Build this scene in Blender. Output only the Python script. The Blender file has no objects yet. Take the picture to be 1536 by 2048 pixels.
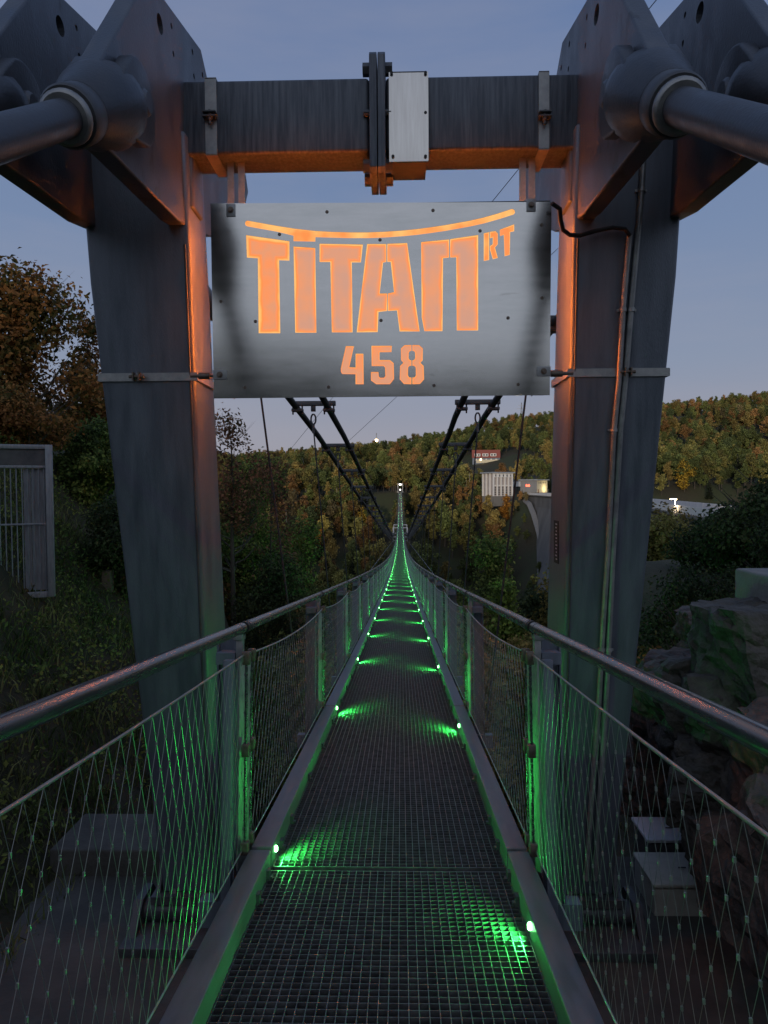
import bpy, bmesh, math, random
import numpy as np
from mathutils import Vector, Matrix, Euler, noise
R = math.radians
random.seed(7); rng = np.random.default_rng(7)
scene = bpy.context.scene
col = scene.collection

# ------------------------------------------------------------------ camera
FPX = 1420.0                                   # focal length in pixels of the 1536 x 2048 photograph
CAM = Vector((0.07, 0.0, 1.57))
YAW, PITCH, ROLL = 1.33, -1.9, 0.35            # degrees
cd = bpy.data.cameras.new('camera'); cam = bpy.data.objects.new('camera', cd); col.objects.link(cam)
cd.sensor_fit = 'VERTICAL'; cd.sensor_height = 36.0; cd.lens = FPX / 2048 * 36
cd.clip_start = 0.05; cd.clip_end = 9000
ROT = Matrix.Rotation(R(YAW), 3, 'Z') @ Matrix.Rotation(R(90 + PITCH), 3, 'X') @ Matrix.Rotation(R(-ROLL), 3, 'Z')
cam.location = CAM; cam.rotation_euler = ROT.to_euler()
scene.camera = cam

# ------------------------------------------------------------------ world: blue-hour sky
world = bpy.data.worlds.new('World'); scene.world = world; world.use_nodes = True
wn = world.node_tree; wn.nodes.clear()
def wnode(t, **k):
    n = wn.nodes.new(t)
    for a, b in k.items(): setattr(n, a, b)
    return n
w_out = wnode('ShaderNodeOutputWorld'); w_bg = wnode('ShaderNodeBackground')
w_sky = wnode('ShaderNodeTexSky', sky_type='NISHITA', sun_disc=False)
SUN_EL, SUN_AZ = 5.0, 195.0                    # the sun has gone down behind the photographer
w_sky.sun_elevation = R(SUN_EL); w_sky.sun_rotation = R(SUN_AZ); w_sky.ozone_density = 4.5; w_sky.dust_density = 0.2
w_tc = wnode('ShaderNodeTexCoord'); w_sep = wnode('ShaderNodeSeparateXYZ')
w_ramp = wnode('ShaderNodeValToRGB'); cr = w_ramp.color_ramp
stops = [(0.0, (.055, .060, .065)), (.495, (.305, .288, .335)), (.53, (.300, .296, .350)), (.58, (.235, .275, .37)), (.66, (.172, .235, .372)), (.78, (.118, .182, .340)), (1.0, (.095, .155, .295))]
while len(cr.elements) < len(stops): cr.elements.new(0.5)
for e, (p, c) in zip(cr.elements, stops): e.position = p; e.color = (*c, 1)
w_map = wnode('ShaderNodeMapRange'); w_map.inputs[1].default_value = -1; w_map.inputs[2].default_value = 1
w_nm = wnode('ShaderNodeMapping'); w_nm.inputs['Scale'].default_value = (1.2, 1.2, 6.0)
w_nz = wnode('ShaderNodeTexNoise'); w_nz.inputs['Scale'].default_value = 1.6; w_nz.inputs['Detail'].default_value = 5; w_nz.inputs['Roughness'].default_value = .55
w_cr = wnode('ShaderNodeMapRange'); w_cr.inputs[1].default_value = .45; w_cr.inputs[2].default_value = .75; w_cr.inputs[3].default_value = 0; w_cr.inputs[4].default_value = .32
w_cm = wnode('ShaderNodeMix', data_type='RGBA'); w_cm.inputs[7].default_value = (.33, .32, .37, 1)
w_mix = wnode('ShaderNodeMix', data_type='RGBA'); w_mix.inputs[0].default_value = .96
w_sc = wnode('ShaderNodeMix', data_type='RGBA', blend_type='MULTIPLY'); w_sc.inputs[0].default_value = 1; w_sc.inputs[7].default_value = (.11, .11, .11, 1)
L = wn.links.new
L(w_tc.outputs['Generated'], w_sep.inputs[0]); L(w_sep.outputs['Z'], w_map.inputs[0]); L(w_map.outputs[0], w_ramp.inputs[0])
L(w_tc.outputs['Generated'], w_nm.inputs[0]); L(w_nm.outputs[0], w_nz.inputs['Vector']); L(w_nz.outputs[0], w_cr.inputs[0])
# the side of the sky where the sun went down is paler and warmer
w_ny = wnode('ShaderNodeMapRange', interpolation_type='SMOOTHSTEP'); w_ny.inputs[1].default_value = .25; w_ny.inputs[2].default_value = -1; w_ny.inputs[3].default_value = 0; w_ny.inputs[4].default_value = .85
w_gm = wnode('ShaderNodeMix', data_type='RGBA'); w_gm.inputs[7].default_value = (.45, .475, .53, 1)
L(w_sep.outputs['Y'], w_ny.inputs[0]); L(w_ny.outputs[0], w_gm.inputs[0]); L(w_ramp.outputs[0], w_gm.inputs[6])
L(w_cr.outputs[0], w_cm.inputs[0]); L(w_gm.outputs[2], w_cm.inputs[6])
L(w_sky.outputs[0], w_sc.inputs[6]); L(w_sc.outputs[2], w_mix.inputs[6]); L(w_cm.outputs[2], w_mix.inputs[7])
L(w_mix.outputs[2], w_bg.inputs[0]); L(w_bg.outputs[0], w_out.inputs[0])
w_bg.inputs[1].default_value = 1.0
# last glow of the sun, very soft
sd = bpy.data.lights.new('sun', 'SUN'); sd.energy = 1.5; sd.angle = R(4.5); sd.color = (1.0, .84, .66)
sun = bpy.data.objects.new('sun', sd); col.objects.link(sun)
sun.rotation_euler = (R(90 - 4.5), 0, R(-(SUN_AZ - 180)) )
scene.view_settings.view_transform = 'Standard'; scene.view_settings.look = 'None'
scene.view_settings.exposure = 0.14; scene.view_settings.gamma = 1.0; scene.view_settings.use_curve_mapping = False
cy = scene.cycles
cy.use_denoising = True; cy.max_bounces = 5; cy.diffuse_bounces = 2; cy.glossy_bounces = 3; cy.transmission_bounces = 3
cy.sample_clamp_indirect = 3.0; cy.caustics_reflective = False; cy.caustics_refractive = False; cy.use_light_tree = True

# ------------------------------------------------------------------ helpers
def ray(px, py):
    return ROT @ Vector(((px - 768) / FPX, -(py - 1024) / FPX, -1))
def at(px, py, Y):                              # point seen at a photo pixel, Y metres down the bridge axis
    d = ray(px, py); return CAM + d * ((Y - CAM.y) / d.y)
def at_x(px, py, X):                            # the same on a plane of constant X
    d = ray(px, py); return CAM + d * ((X - CAM.x) / d.x)
def tag(o, label=None, cat=None, group=None, kind=None):
    if label: o['label'] = label
    if cat: o['category'] = cat
    if group: o['group'] = group
    if kind: o['kind'] = kind
    return o
def empty(name, loc=(0, 0, 0)):
    o = bpy.data.objects.new(name, None); col.objects.link(o); o.location = loc; o.empty_display_size = .2
    return o
def link(name, me, parent=None, loc=None, rot=None):
    o = bpy.data.objects.new(name, me); col.objects.link(o)
    if parent: o.parent = parent
    if loc is not None: o.location = loc
    if rot is not None: o.rotation_euler = rot
    return o
class MB:
    def __init__(s): s.v = []; s.f = []; s.m = []; s.sm = []
    def add(s, v, f, mi=0, smooth=False):
        n = len(s.v); s.v += [tuple(p) for p in v]; s.f += [tuple(i + n for i in q) for q in f]
        s.m += [mi] * len(f); s.sm += [smooth] * len(f)
    def box(s, c, d, rot=None, mi=0, bevel=0):
        hx, hy, hz = d[0] / 2, d[1] / 2, d[2] / 2
        P = [Vector((x, y, z)) for x in (-hx, hx) for y in (-hy, hy) for z in (-hz, hz)]
        if rot is not None: P = [rot @ p for p in P]
        P = [p + Vector(c) for p in P]
        s.add(P, [(0, 1, 3, 2), (4, 6, 7, 5), (0, 4, 5, 1), (2, 3, 7, 6), (0, 2, 6, 4), (1, 5, 7, 3)], mi)
    def hexa(s, P, mi=0):                       # 8 corners: bottom ring 4, top ring 4
        s.add(P, [(3, 2, 1, 0), (4, 5, 6, 7), (0, 1, 5, 4), (1, 2, 6, 5), (2, 3, 7, 6), (3, 0, 4, 7)], mi)
    def tube(s, pts, r, n=8, mi=0, cap=True, smooth=True):
        pts = [Vector(p) for p in pts]; rs = r if isinstance(r, (list, tuple)) else [r] * len(pts)
        V = []; up = None
        for i, p in enumerate(pts):
            t = (pts[min(i + 1, len(pts) - 1)] - pts[max(i - 1, 0)]).normalized()
            if up is None:
                a = Vector((0, 0, 1)) if abs(t.z) < .9 else Vector((1, 0, 0))
                up = a.cross(t).normalized()
            else:
                up = (up - t * up.dot(t)).normalized()
            b = t.cross(up)
            for k in range(n):
                an = 2 * math.pi * k / n
                V.append(p + (up * math.cos(an) + b * math.sin(an)) * rs[i])
        F = [(i * n + k, i * n + (k + 1) % n, (i + 1) * n + (k + 1) % n, (i + 1) * n + k) for i in range(len(pts) - 1) for k in range(n)]
        s.add(V, F, mi, smooth)
        if cap:
            m = len(V) - n
            s.add(V[:n], [tuple(range(n - 1, -1, -1))], mi); s.add(V[m:], [tuple(range(n))], mi)
    def prism(s, poly, a, b, axis='x', mi=0):   # poly in the plane normal to axis, from a to b
        n = len(poly)
        def P(u, v, w): return {'x': (w, u, v), 'y': (u, w, v), 'z': (u, v, w)}[axis]
        V = [P(u, v, a) for u, v in poly] + [P(u, v, b) for u, v in poly]
        F = [tuple(range(n)), tuple(range(2 * n - 1, n - 1, -1))] + [(i, i + n, (i + 1) % n + n, (i + 1) % n) for i in range(n)]
        s.add(V, F, mi)
    def mesh(s, name, mats, fix=False, bevel=0.0):
        me = bpy.data.meshes.new(name); me.from_pydata(s.v, [], s.f)
        for m in (mats if isinstance(mats, (list, tuple)) else [mats]): me.materials.append(m)
        me.polygons.foreach_set('material_index', s.m); me.polygons.foreach_set('use_smooth', s.sm)
        if fix or bevel:
            b = bmesh.new(); b.from_mesh(me)
            bmesh.ops.remove_doubles(b, verts=b.verts, dist=1e-5) if bevel else None
            bmesh.ops.recalc_face_normals(b, faces=b.faces)
            if bevel:
                es = [e for e in b.edges if len(e.link_faces) == 2 and e.calc_face_angle(0) > R(25)]
                bmesh.ops.bevel(b, geom=es, offset=bevel, segments=3, affect='EDGES', profile=.5, clamp_overlap=True)
                for f in b.faces: f.smooth = True
            b.to_mesh(me); b.free()
            if bevel: me.set_sharp_from_angle(angle=R(35))
        me.update(); return me
    def build(s, name, mats, parent=None, fix=False, bevel=0.0, loc=None, rot=None):
        return link(name, s.mesh(name, mats, fix, bevel), parent, loc, rot)

# ------------------------------------------------------------------ materials
def nmat(name):
    m = bpy.data.materials.new(name); m.use_nodes = True; nt = m.node_tree
    return m, nt, nt.nodes['Principled BSDF']
def N(nt, t, ins=None, **k):
    n = nt.nodes.new(t)
    for a, b in k.items(): setattr(n, a, b)
    for a, b in (ins or {}).items(): n.inputs[a].default_value = b
    return n
def surf(name, c1, c2, scale=6.0, stretch=(1, 1, 1), rough=(.4, .6), metal=0.0, bump=0.0, bscale=60.0, detail=6, spots=None, world=False, contrast=(.35, .65), bdist=.02):
    m, nt, p = nmat(name); l = nt.links.new
    tc = N(nt, 'ShaderNodeTexCoord'); mp = N(nt, 'ShaderNodeMapping', {'Scale': stretch})
    src = tc.outputs['Object']
    if world: src = N(nt, 'ShaderNodeNewGeometry').outputs['Position']
    l(src, mp.inputs[0])
    nz = N(nt, 'ShaderNodeTexNoise', {'Scale': scale, 'Detail': detail, 'Roughness': .62}); l(mp.outputs[0], nz.inputs['Vector'])
    rp = N(nt, 'ShaderNodeValToRGB'); rp.color_ramp.elements[0].position = contrast[0]; rp.color_ramp.elements[1].position = contrast[1]
    rp.color_ramp.elements[0].color = (*c1, 1); rp.color_ramp.elements[1].color = (*c2, 1); l(nz.outputs[0], rp.inputs[0])
    out = rp.outputs[0]
    if spots:                                   # (colour, scale, threshold): separate stains
        n2 = N(nt, 'ShaderNodeTexNoise', {'Scale': spots[1], 'Detail': 4, 'Roughness': .7}); l(mp.outputs[0], n2.inputs['Vector'])
        mr = N(nt, 'ShaderNodeMapRange', {1: spots[2], 2: spots[2] + .12}); l(n2.outputs[0], mr.inputs[0])
        mx = N(nt, 'ShaderNodeMix', data_type='RGBA'); mx.inputs[7].default_value = (*spots[0], 1)
        l(mr.outputs[0], mx.inputs[0]); l(out, mx.inputs[6]); out = mx.outputs[2]
    l(out, p.inputs['Base Color'])
    rr = N(nt, 'ShaderNodeMapRange', {1: .3, 2: .7, 3: rough[0], 4: rough[1]}); l(nz.outputs[0], rr.inputs[0]); l(rr.outputs[0], p.inputs['Roughness'])
    p.inputs['Metallic'].default_value = metal
    if bump:
        n3 = N(nt, 'ShaderNodeTexNoise', {'Scale': bscale, 'Detail': 5}); l(mp.outputs[0], n3.inputs['Vector'])
        bp = N(nt, 'ShaderNodeBump', {'Strength': bump, 'Distance': bdist}); l(n3.outputs[0], bp.inputs['Height']); l(bp.outputs[0], p.inputs['Normal'])
    return m
def emit(name, colr, strength):
    m, nt, p = nmat(name); p.inputs['Base Color'].default_value = (*[min(1, c) for c in colr], 1)
    p.inputs['Emission Color'].default_value = (*colr, 1); p.inputs['Emission Strength'].default_value = strength
    return m
M = {}
M['pylon'] = surf('pylon_steel', (.125, .15, .195), (.20, .23, .285), 2.6, (5, 5, .35), (.32, .62), .35, .2, 60, contrast=(.3, .72), spots=((.20, .21, .23), 1.7, .70))
M['beam'] = surf('beam_steel', (.06, .072, .095), (.16, .18, .215), 5.0, (9, 6, .55), (.45, .65), .35, .15, 70, contrast=(.38, .68))
M['plate'] = surf('head_plate_steel', (.07, .08, .10), (.15, .165, .195), 4.0, (1.6, 1.6, .8), (.32, .6), .35, .15, 60, contrast=(.3, .7), spots=((.055, .055, .06), 2.2, .6))
M['dark'] = surf('dark_steel', (.07, .075, .085), (.125, .13, .14), 6, (1, 1, 1), (.4, .6), .4, .1, 60)
M['stay'] = surf('stay_paint', (.042, .046, .056), (.085, .092, .108), 5, (1, 1, 1), (.3, .55), .25, .12, 70, contrast=(.3, .7))
M['cable'] = surf('cable_steel', (.030, .032, .036), (.055, .058, .064), 20, (1, 1, 1), (.5, .7), .2, .2, 200)
M['galv'] = surf('galvanised_steel', (.26, .275, .29), (.40, .41, .42), 11, (1, 1, 1), (.35, .55), .55, .08, 120)
M['gate'] = surf('gate_steel', (.21, .235, .275), (.32, .35, .39), 9, (4, 4, .6), (.35, .6), .4, .1, 80)
M['kerb'] = surf('kerb_steel', (.15, .158, .175), (.215, .222, .24), 7, (3, .6, 3), (.35, .55), .45, .06, 120)
M['grate'] = surf('grating_steel', (.10, .105, .11), (.20, .205, .21), 14, (1, 1, 1), (.35, .55), .5)
M['rail'] = surf('handrail_stainless', (.15, .155, .175), (.21, .215, .235), 10, (4, .4, 4), (.22, .32), .8)
M['net'] = surf('net_wire', (.34, .345, .35), (.48, .485, .49), 20, (1, 1, 1), (.3, .45), .7)
M['black'] = surf('black_rubber', (.012, .012, .013), (.022, .022, .024), 12, (1, 1, 1), (.5, .7))
M['sign'] = surf('brushed_sign_steel', (.60, .61, .60), (.68, .68, .67), 3.0, (1, 1, 5), (.11, .16), .95, .015, 300, spots=((.45, .46, .44), 2.0, .66))
M['cover'] = surf('cover_stainless', (.60, .59, .57), (.70, .69, .67), 3, (18, 1, 1), (.14, .22), .95)
M['rust'] = surf('worn_bolt_steel', (.16, .12, .10), (.24, .20, .17), 30, (1, 1, 1), (.4, .6), .6)
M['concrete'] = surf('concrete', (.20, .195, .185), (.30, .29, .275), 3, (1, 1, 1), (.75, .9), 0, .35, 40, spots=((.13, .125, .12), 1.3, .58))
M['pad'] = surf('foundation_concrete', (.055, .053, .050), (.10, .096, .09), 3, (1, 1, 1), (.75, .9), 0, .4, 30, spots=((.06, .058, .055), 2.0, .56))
M['stone'] = surf('quarry_stone', (.045, .041, .036), (.115, .105, .092), 3.4, (1, 1, 1), (.7, .9), 0, 1.0, 5, bdist=.12, spots=((.030, .034, .024), 5.0, .60))
M['dam'] = surf('dam_concrete', (.12, .116, .108), (.20, .192, .18), .08, (1, 1, .35), (.8, .95), 0, .3, 2, spots=((.10, .097, .09), .12, .57), world=True)
M['lid_white'] = surf('pale_lid', (.62, .63, .68), (.70, .71, .76), 6, (1, 1, 1), (.35, .5), .1)
M['lid_grey'] = surf('weathered_lid', (.40, .385, .345), (.50, .48, .43), 9, (1, 1, 1), (.5, .7), 0, .1, 60)
M['white'] = surf('white_concrete', (.66, .65, .64), (.76, .75, .73), .5, (1, 1, .3), (.7, .85), 0)
M['pinkish'] = surf('shutter_grey', (.30, .27, .26), (.40, .36, .35), .6, (1, 1, 1), (.6, .8))
M['wallgrey'] = surf('grey_render', (.20, .205, .215), (.25, .255, .265), .4, (1, 1, 1), (.7, .9))
M['cream'] = surf('cream_render', (.55, .50, .36), (.64, .58, .42), .4, (1, 1, 1), (.7, .9))
M['roofgrey'] = surf('flat_roof', (.26, .29, .33), (.32, .35, .39), .4, (1, 1, 1), (.5, .7))
M['roofred'] = surf('red_tiles', (.21, .055, .040), (.30, .085, .060), 1.2, (1, 1, 6), (.6, .8))
M['slate'] = surf('blue_slate', (.10, .13, .18), (.15, .18, .23), 1.0, (1, 1, 1), (.5, .7))
M['glass'] = surf('dark_window', (.03, .032, .036), (.05, .052, .056), 1, (1, 1, 1), (.08, .15))
M['road'] = surf('asphalt', (.045, .045, .046), (.065, .064, .063), 1.5, (1, 1, 1), (.75, .9), world=True)
M['wood'] = surf('weathered_wood', (.12, .10, .085), (.18, .155, .13), 4, (1, 1, 8), (.7, .9))
M['bark'] = surf('bark', (.045, .038, .032), (.085, .072, .060), 3, (3, 3, .6), (.8, .95), 0, .4, 20)
M['deadbark'] = surf('bleached_bark', (.30, .275, .25), (.42, .39, .36), 1, (3, 3, .4), (.8, .95))
M['orange_led'] = emit('orange_led', (1.0, .20, .025), 72)
M['green_led'] = emit('green_led', (.25, 1.0, .32), 18)
M['warm_lamp'] = emit('warm_lamp', (1.0, .72, .38), 30)
M['white_lamp'] = emit('white_lamp', (1.0, .93, .88), 9)
M['red_sign'] = emit('red_sign', (1.0, .10, .05), 4.0)

def ground_mat():
    m, nt, p = nmat('forest_floor'); l = nt.links.new
    g = N(nt, 'ShaderNodeNewGeometry')
    a = N(nt, 'ShaderNodeTexNoise', {'Scale': .035, 'Detail': 6}); b = N(nt, 'ShaderNodeTexNoise', {'Scale': 1.6, 'Detail': 8, 'Roughness': .7})
    l(g.outputs['Position'], a.inputs['Vector']); l(g.outputs['Position'], b.inputs['Vector'])
    r1 = N(nt, 'ShaderNodeValToRGB'); e = r1.color_ramp.elements; e[0].position = .38; e[0].color = (.022, .024, .010, 1); e[1].position = .66; e[1].color = (.062, .046, .024, 1)
    l(b.outputs[0], r1.inputs[0])
    mx = N(nt, 'ShaderNodeMix', data_type='RGBA'); mr = N(nt, 'ShaderNodeMapRange', {1: .42, 2: .6}); l(a.outputs[0], mr.inputs[0]); l(mr.outputs[0], mx.inputs[0])
    l(r1.outputs[0], mx.inputs[6]); mx.inputs[7].default_value = (.035, .045, .016, 1)
    l(mx.outputs[2], p.inputs['Base Color']); p.inputs['Roughness'].default_value = .95
    bp = N(nt, 'ShaderNodeBump', {'Strength': .7, 'Distance': .12}); l(b.outputs[0], bp.inputs['Height']); l(bp.outputs[0], p.inputs['Normal'])
    return m
M['ground'] = ground_mat()
def leaf_mat(name, attr_type, tint=None, spread=.55):
    m, nt, p = nmat(name); l = nt.links.new
    g = N(nt, 'ShaderNodeNewGeometry')
    mr = N(nt, 'ShaderNodeMapRange', {1: 0, 2: 1, 3: 1 - spread, 4: 1 + spread}); l(g.outputs['Random Per Island'], mr.inputs[0])
    if tint is None:
        c = N(nt, 'ShaderNodeAttribute', attribute_type=attr_type, attribute_name='tint').outputs['Color']
    else:
        r1 = N(nt, 'ShaderNodeValToRGB'); r1.color_ramp.interpolation = 'LINEAR'
        while len(r1.color_ramp.elements) < len(tint): r1.color_ramp.elements.new(.5)
        for i, (e, cc) in enumerate(zip(r1.color_ramp.elements, tint)): e.position = i / max(1, len(tint) - 1); e.color = (*cc, 1)
        nz = N(nt, 'ShaderNodeTexNoise', {'Scale': .9, 'Detail': 3}); l(N(nt, 'ShaderNodeTexCoord').outputs['Object'], nz.inputs['Vector'])
        ad = N(nt, 'ShaderNodeMath', operation='ADD'); sb = N(nt, 'ShaderNodeMapRange', {1: .3, 2: .7, 3: -.3, 4: .75}); l(nz.outputs[0], sb.inputs[0])
        rr = N(nt, 'ShaderNodeMapRange', {1: 0, 2: 1, 3: 0, 4: .55}); l(g.outputs['Random Per Island'], rr.inputs[0]); l(sb.outputs[0], ad.inputs[0]); l(rr.outputs[0], ad.inputs[1])
        l(ad.outputs[0], r1.inputs[0]); c = r1.outputs[0]
    v = N(nt, 'ShaderNodeMix', data_type='RGBA', blend_type='MULTIPLY'); v.inputs[0].default_value = 1
    l(c, v.inputs[6]); l(mr.outputs[0], v.inputs[7])
    l(v.outputs[2], p.inputs['Base Color']); p.inputs['Roughness'].default_value = .7; p.inputs['Specular IOR Level'].default_value = .25
    tr = N(nt, 'ShaderNodeBsdfTranslucent'); l(v.outputs[2], tr.inputs[0])
    ms = N(nt, 'ShaderNodeMixShader'); ms.inputs[0].default_value = .35
    out = nt.nodes['Material Output']; l(p.outputs[0], ms.inputs[1]); l(tr.outputs[0], ms.inputs[2]); l(ms.outputs[0], out.inputs[0])
    return m
M['leaf'] = leaf_mat('forest_leaves', 'INSTANCER')
M['leaf_autumn'] = leaf_mat('autumn_leaves', None, [(.076, .093, .027), (.170, .128, .037), (.323, .145, .044), (.221, .102, .034)])
M['leaf_green'] = leaf_mat('green_leaves', None, [(.068, .109, .032), (.125, .182, .046), (.228, .239, .058)])
M['leaf_bright'] = leaf_mat('bright_green_leaves', None, [(.086, .147, .031), (.172, .259, .048), (.293, .328, .061)])
M['leaf_dark'] = leaf_mat('dark_leaves', None, [(.030, .046, .021), (.055, .081, .031), (.095, .116, .046)])
M['leaf_red'] = leaf_mat('reddish_leaves', None, [(.100, .082, .040), (.198, .100, .054), (.270, .118, .064)])
M['leaf_yellow'] = leaf_mat('yellow_leaves', None, [(.220, .143, .022), (.418, .264, .033), (.506, .363, .055)])
M['leaf_orange'] = leaf_mat('orange_leaves', None, [(.220, .094, .020), (.396, .176, .028), (.462, .242, .044)])
M['grass'] = leaf_mat('grass_blades', None, [(.048, .075, .022), (.099, .132, .040), (.187, .187, .075)])

# ------------------------------------------------------------------ terrain
VY = np.array([-140, -75, -30, 0, 6.2, 8, 12, 20, 34, 60, 110, 160, 220, 280, 340, 400, 440, 458, 470], float)
VZ = np.array([13, 9, .5, -1.84, -1.86, -2.7, -6.5, -13, -22, -39, -70, -92, -97, -88, -62, -32, -12, -4, -2], float)  # leading heights: unseen bank raised behind the camera to block the low sun
RX = np.array([-900, -400, -144, -61, 2, 65, 129, 192, 331, 468, 900], float)
RZ = np.array([20, 26, 30, 39, 46, 57, 70, 78, 92, 100, 110], float)
def sstep(a, b, x):
    t = np.clip((x - a) / (b - a), 0, 1); return t * t * (3 - 2 * t)
def dam_x(y): return 44 + (y - 95) * .105 + 8 * np.sin(np.clip((y - 95) / 325, 0, 1) * math.pi)
def bumps(x, y):
    return (np.sin(x * .021 + 1.3) * np.cos(y * .017) * 4 + np.sin(x * .047 + y * .031) * 2.2 + np.sin(x * .11 - y * .083 + 2) * .8)
def H(x, y):
    x = np.asarray(x, float); y = np.asarray(y, float); ax = np.abs(x + .05)
    shift = sstep(2.3, 6.5, ax) * 14
    z = np.interp(y - shift, VY, VZ)
    rise = np.where(x < 0, np.minimum(.95 * np.maximum(0, ax - 2.85), 4.3), np.minimum(.55 * np.maximum(0, ax - 2.85), 1.5))
    z = z + rise * (1 - sstep(16, 60, y))
    far = sstep(455, 900, y)
    ridge = np.interp(x, RX, RZ)
    z = np.where(y > 455, np.interp(np.minimum(y, 470), VY, VZ) + (ridge + 2) * (.35 * np.clip((y - 455) / 445, 0, 1) + .65 * far), z)
    z = np.where(y > 950, z - (y - 950) * .035, z)
    z = z + bumps(x, y) * sstep(70, 200, y) * np.where(y > 455, 1.0, .8)
    # left part of the valley runs on; right part behind the dam is the reservoir
    wet = sstep(0, 14, x - dam_x(y)) * sstep(80, 110, y) * (1 - sstep(430, 500, y)) * (1 - sstep(380, 520, x))
    z = z * (1 - wet) + wet * (-34)
    abz = np.interp(y, [290, 310, 355, 385, 400, 440, 460], [-60, -43, -29, -14, -9, -3.5, -3]); wab = np.exp(-((x - dam_x(y) + 4) / 16) ** 2) * sstep(285, 320, y) * (1 - sstep(445, 470, y))
    z = z * (1 - wab) + wab * np.maximum(z, abz)
    # the far abutment carries the crest buildings
    ab = np.exp(-(((x - 76) / 30) ** 2 + ((y - 452) / 26) ** 2)); z = z * (1 - ab) + ab * (-2.6)
    return z
def axis_pts(segs):
    out = []
    for a, b, st in segs: out += list(np.arange(a, b, st))
    return np.array(out + [segs[-1][1]])
gx = axis_pts([(-1400, -400, 50), (-400, -120, 14), (-120, -30, 5), (-30, -12, 1.5), (-12, 12, .4), (12, 30, 1.5), (30, 130, 4), (130, 600, 14), (600, 1600, 50)])
gy = axis_pts([(-300, -80, 20), (-80, -20, 6), (-20, -4, 1.5), (-4, 16, .4), (16, 40, 1.5), (40, 120, 5), (120, 1100, 12), (1100, 3200, 70)])
GX, GY = np.meshgrid(gx, gy)
GZ = H(GX, GY)
near = (np.abs(GX) < 30) & (GY < 40) & ((np.abs(GX) > 2.6) | (GY > 9))
GZ = GZ + near * (rng.random(GX.shape) - .5) * .10
hills = sstep(1500, 2600, GY) * 70 * (1 + .25 * np.sin(GX * .004)); GZ = GZ + hills
nx, ny = len(gx), len(gy)
V = np.stack([GX, GY, GZ], -1).reshape(-1, 3)
I = np.arange(nx * ny).reshape(ny, nx)
Fq = np.stack([I[:-1, :-1], I[:-1, 1:], I[1:, 1:], I[1:, :-1]], -1).reshape(-1, 4)
me = bpy.data.meshes.new('ground'); me.from_pydata(V.tolist(), [], Fq.tolist()); me.materials.append(M['ground'])
me.polygons.foreach_set('use_smooth', [True] * len(me.polygons))
ground = link('ground', me); tag(ground, 'wooded valley sides and slopes under the bridge', kind='structure')
def on_ground(px, py, y0=20.0, y1=1300.0):      # where the ray through a photo pixel meets the terrain
    d = ray(px, py); prev = None
    t = y0
    while t < y1:
        p = CAM + d * (t / d.y)
        if p.z <= float(H(p.x, p.y)): return p
        t *= 1.004
    return CAM + d * (y1 / d.y)
# water
m, nt, p = nmat('water'); p.inputs['Base Color'].default_value = (.012, .018, .020, 1); p.inputs['Roughness'].default_value = .08
bpn = N(nt, 'ShaderNodeBump', {'Strength': .15, 'Distance': .2}); nzn = N(nt, 'ShaderNodeTexNoise', {'Scale': .5, 'Detail': 4})
nt.links.new(N(nt, 'ShaderNodeNewGeometry').outputs['Position'], nzn.inputs['Vector']); nt.links.new(nzn.outputs[0], bpn.inputs['Height']); nt.links.new(bpn.outputs[0], p.inputs['Normal'])
M['water'] = m
b = MB(); ys = np.linspace(82, 470, 40)
for i in range(39):
    y0, y1 = ys[i], ys[i + 1]; b.add([(float(dam_x(y0)) + 1, y0, -9), (540, y0, -9), (540, y1, -9), (float(dam_x(y1)) + 1, y1, -9)], [(0, 1, 2, 3)])
tag(b.build('reservoir_water', M['water']), 'dark reservoir water held behind the dam', kind='structure')

# ------------------------------------------------------------------ bridge profile
SP = 3.55; Y0 = 3.57; NST = 128
def deck_z(d): return -(0.1045 * d - 3.0e-4 * d * d + 1.62e-7 * d ** 3)
def cab_z(d):
    return np.interp(d, [0, 6.2, 10.9, 20, 28.9, 50, 80, 110, 139, 185, 215, 260, 320, 400, 452], [3.8, 3.28, 2.78, 1.72, .78, -1.25, -3.75, -5.7, -7.25, -9.35, -9.9, -9.2, -6.4, -.6, 4.0])
def cab_x(d): return np.interp(d, [5.9, 7, 9, 11, 15, 20, 30, 60, 140, 200, 260, 400, 452], [1.45, 1.37, 1.275, 1.22, 1.165, 1.12, 1.07, 1.05, 1.35, 1.75, 1.4, 1.1, 1.6])
def cab_s(d): return np.interp(d, [5.9, 8, 11, 30, 440, 452], [.27, .25, .235, .23, .23, .35])

bridge = empty('suspension_bridge'); tag(bridge, 'long narrow suspension footbridge with grating deck and green kerb lights', 'bridge')
# --- shared meshes of one bay (origin: deck surface at the near post line, +Y along the bay)
def grating_mesh(length, bar_x=.0365, bar_y=.0385):
    g = MB(); n = int(round(1.19 / bar_x))
    for i in range(n + 1):
        x = -.595 + 1.19 * i / n; g.box((x, length / 2, -.012), (.0036, length - .012, .024))
    k = int(round((length - .02) / bar_y))
    for j in range(k + 1):
        y = .01 + (length - .02) * j / k
        big = j in (0, k)
        g.box((0, y, -.0215), (1.192, (.006 if big else .0032), .041))
    for i in range(5):                          # bearers under the grating
        g.box((0, .08 + (length - .16) * i / 4, -.083), (1.19, .05, .07), mi=1)
    return g.mesh('grating', [M['grate'], M['dark']])
def kerb_mesh(length, s):
    k = MB()
    k.box((s * .654, length / 2, -.02), (.108, length - .010, .24))
    k.box((s * .655, length / 2, -.17), (.14, length - .02, .05))
    me = k.mesh('kerb', M['kerb'], bevel=.006)
    return me
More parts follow.
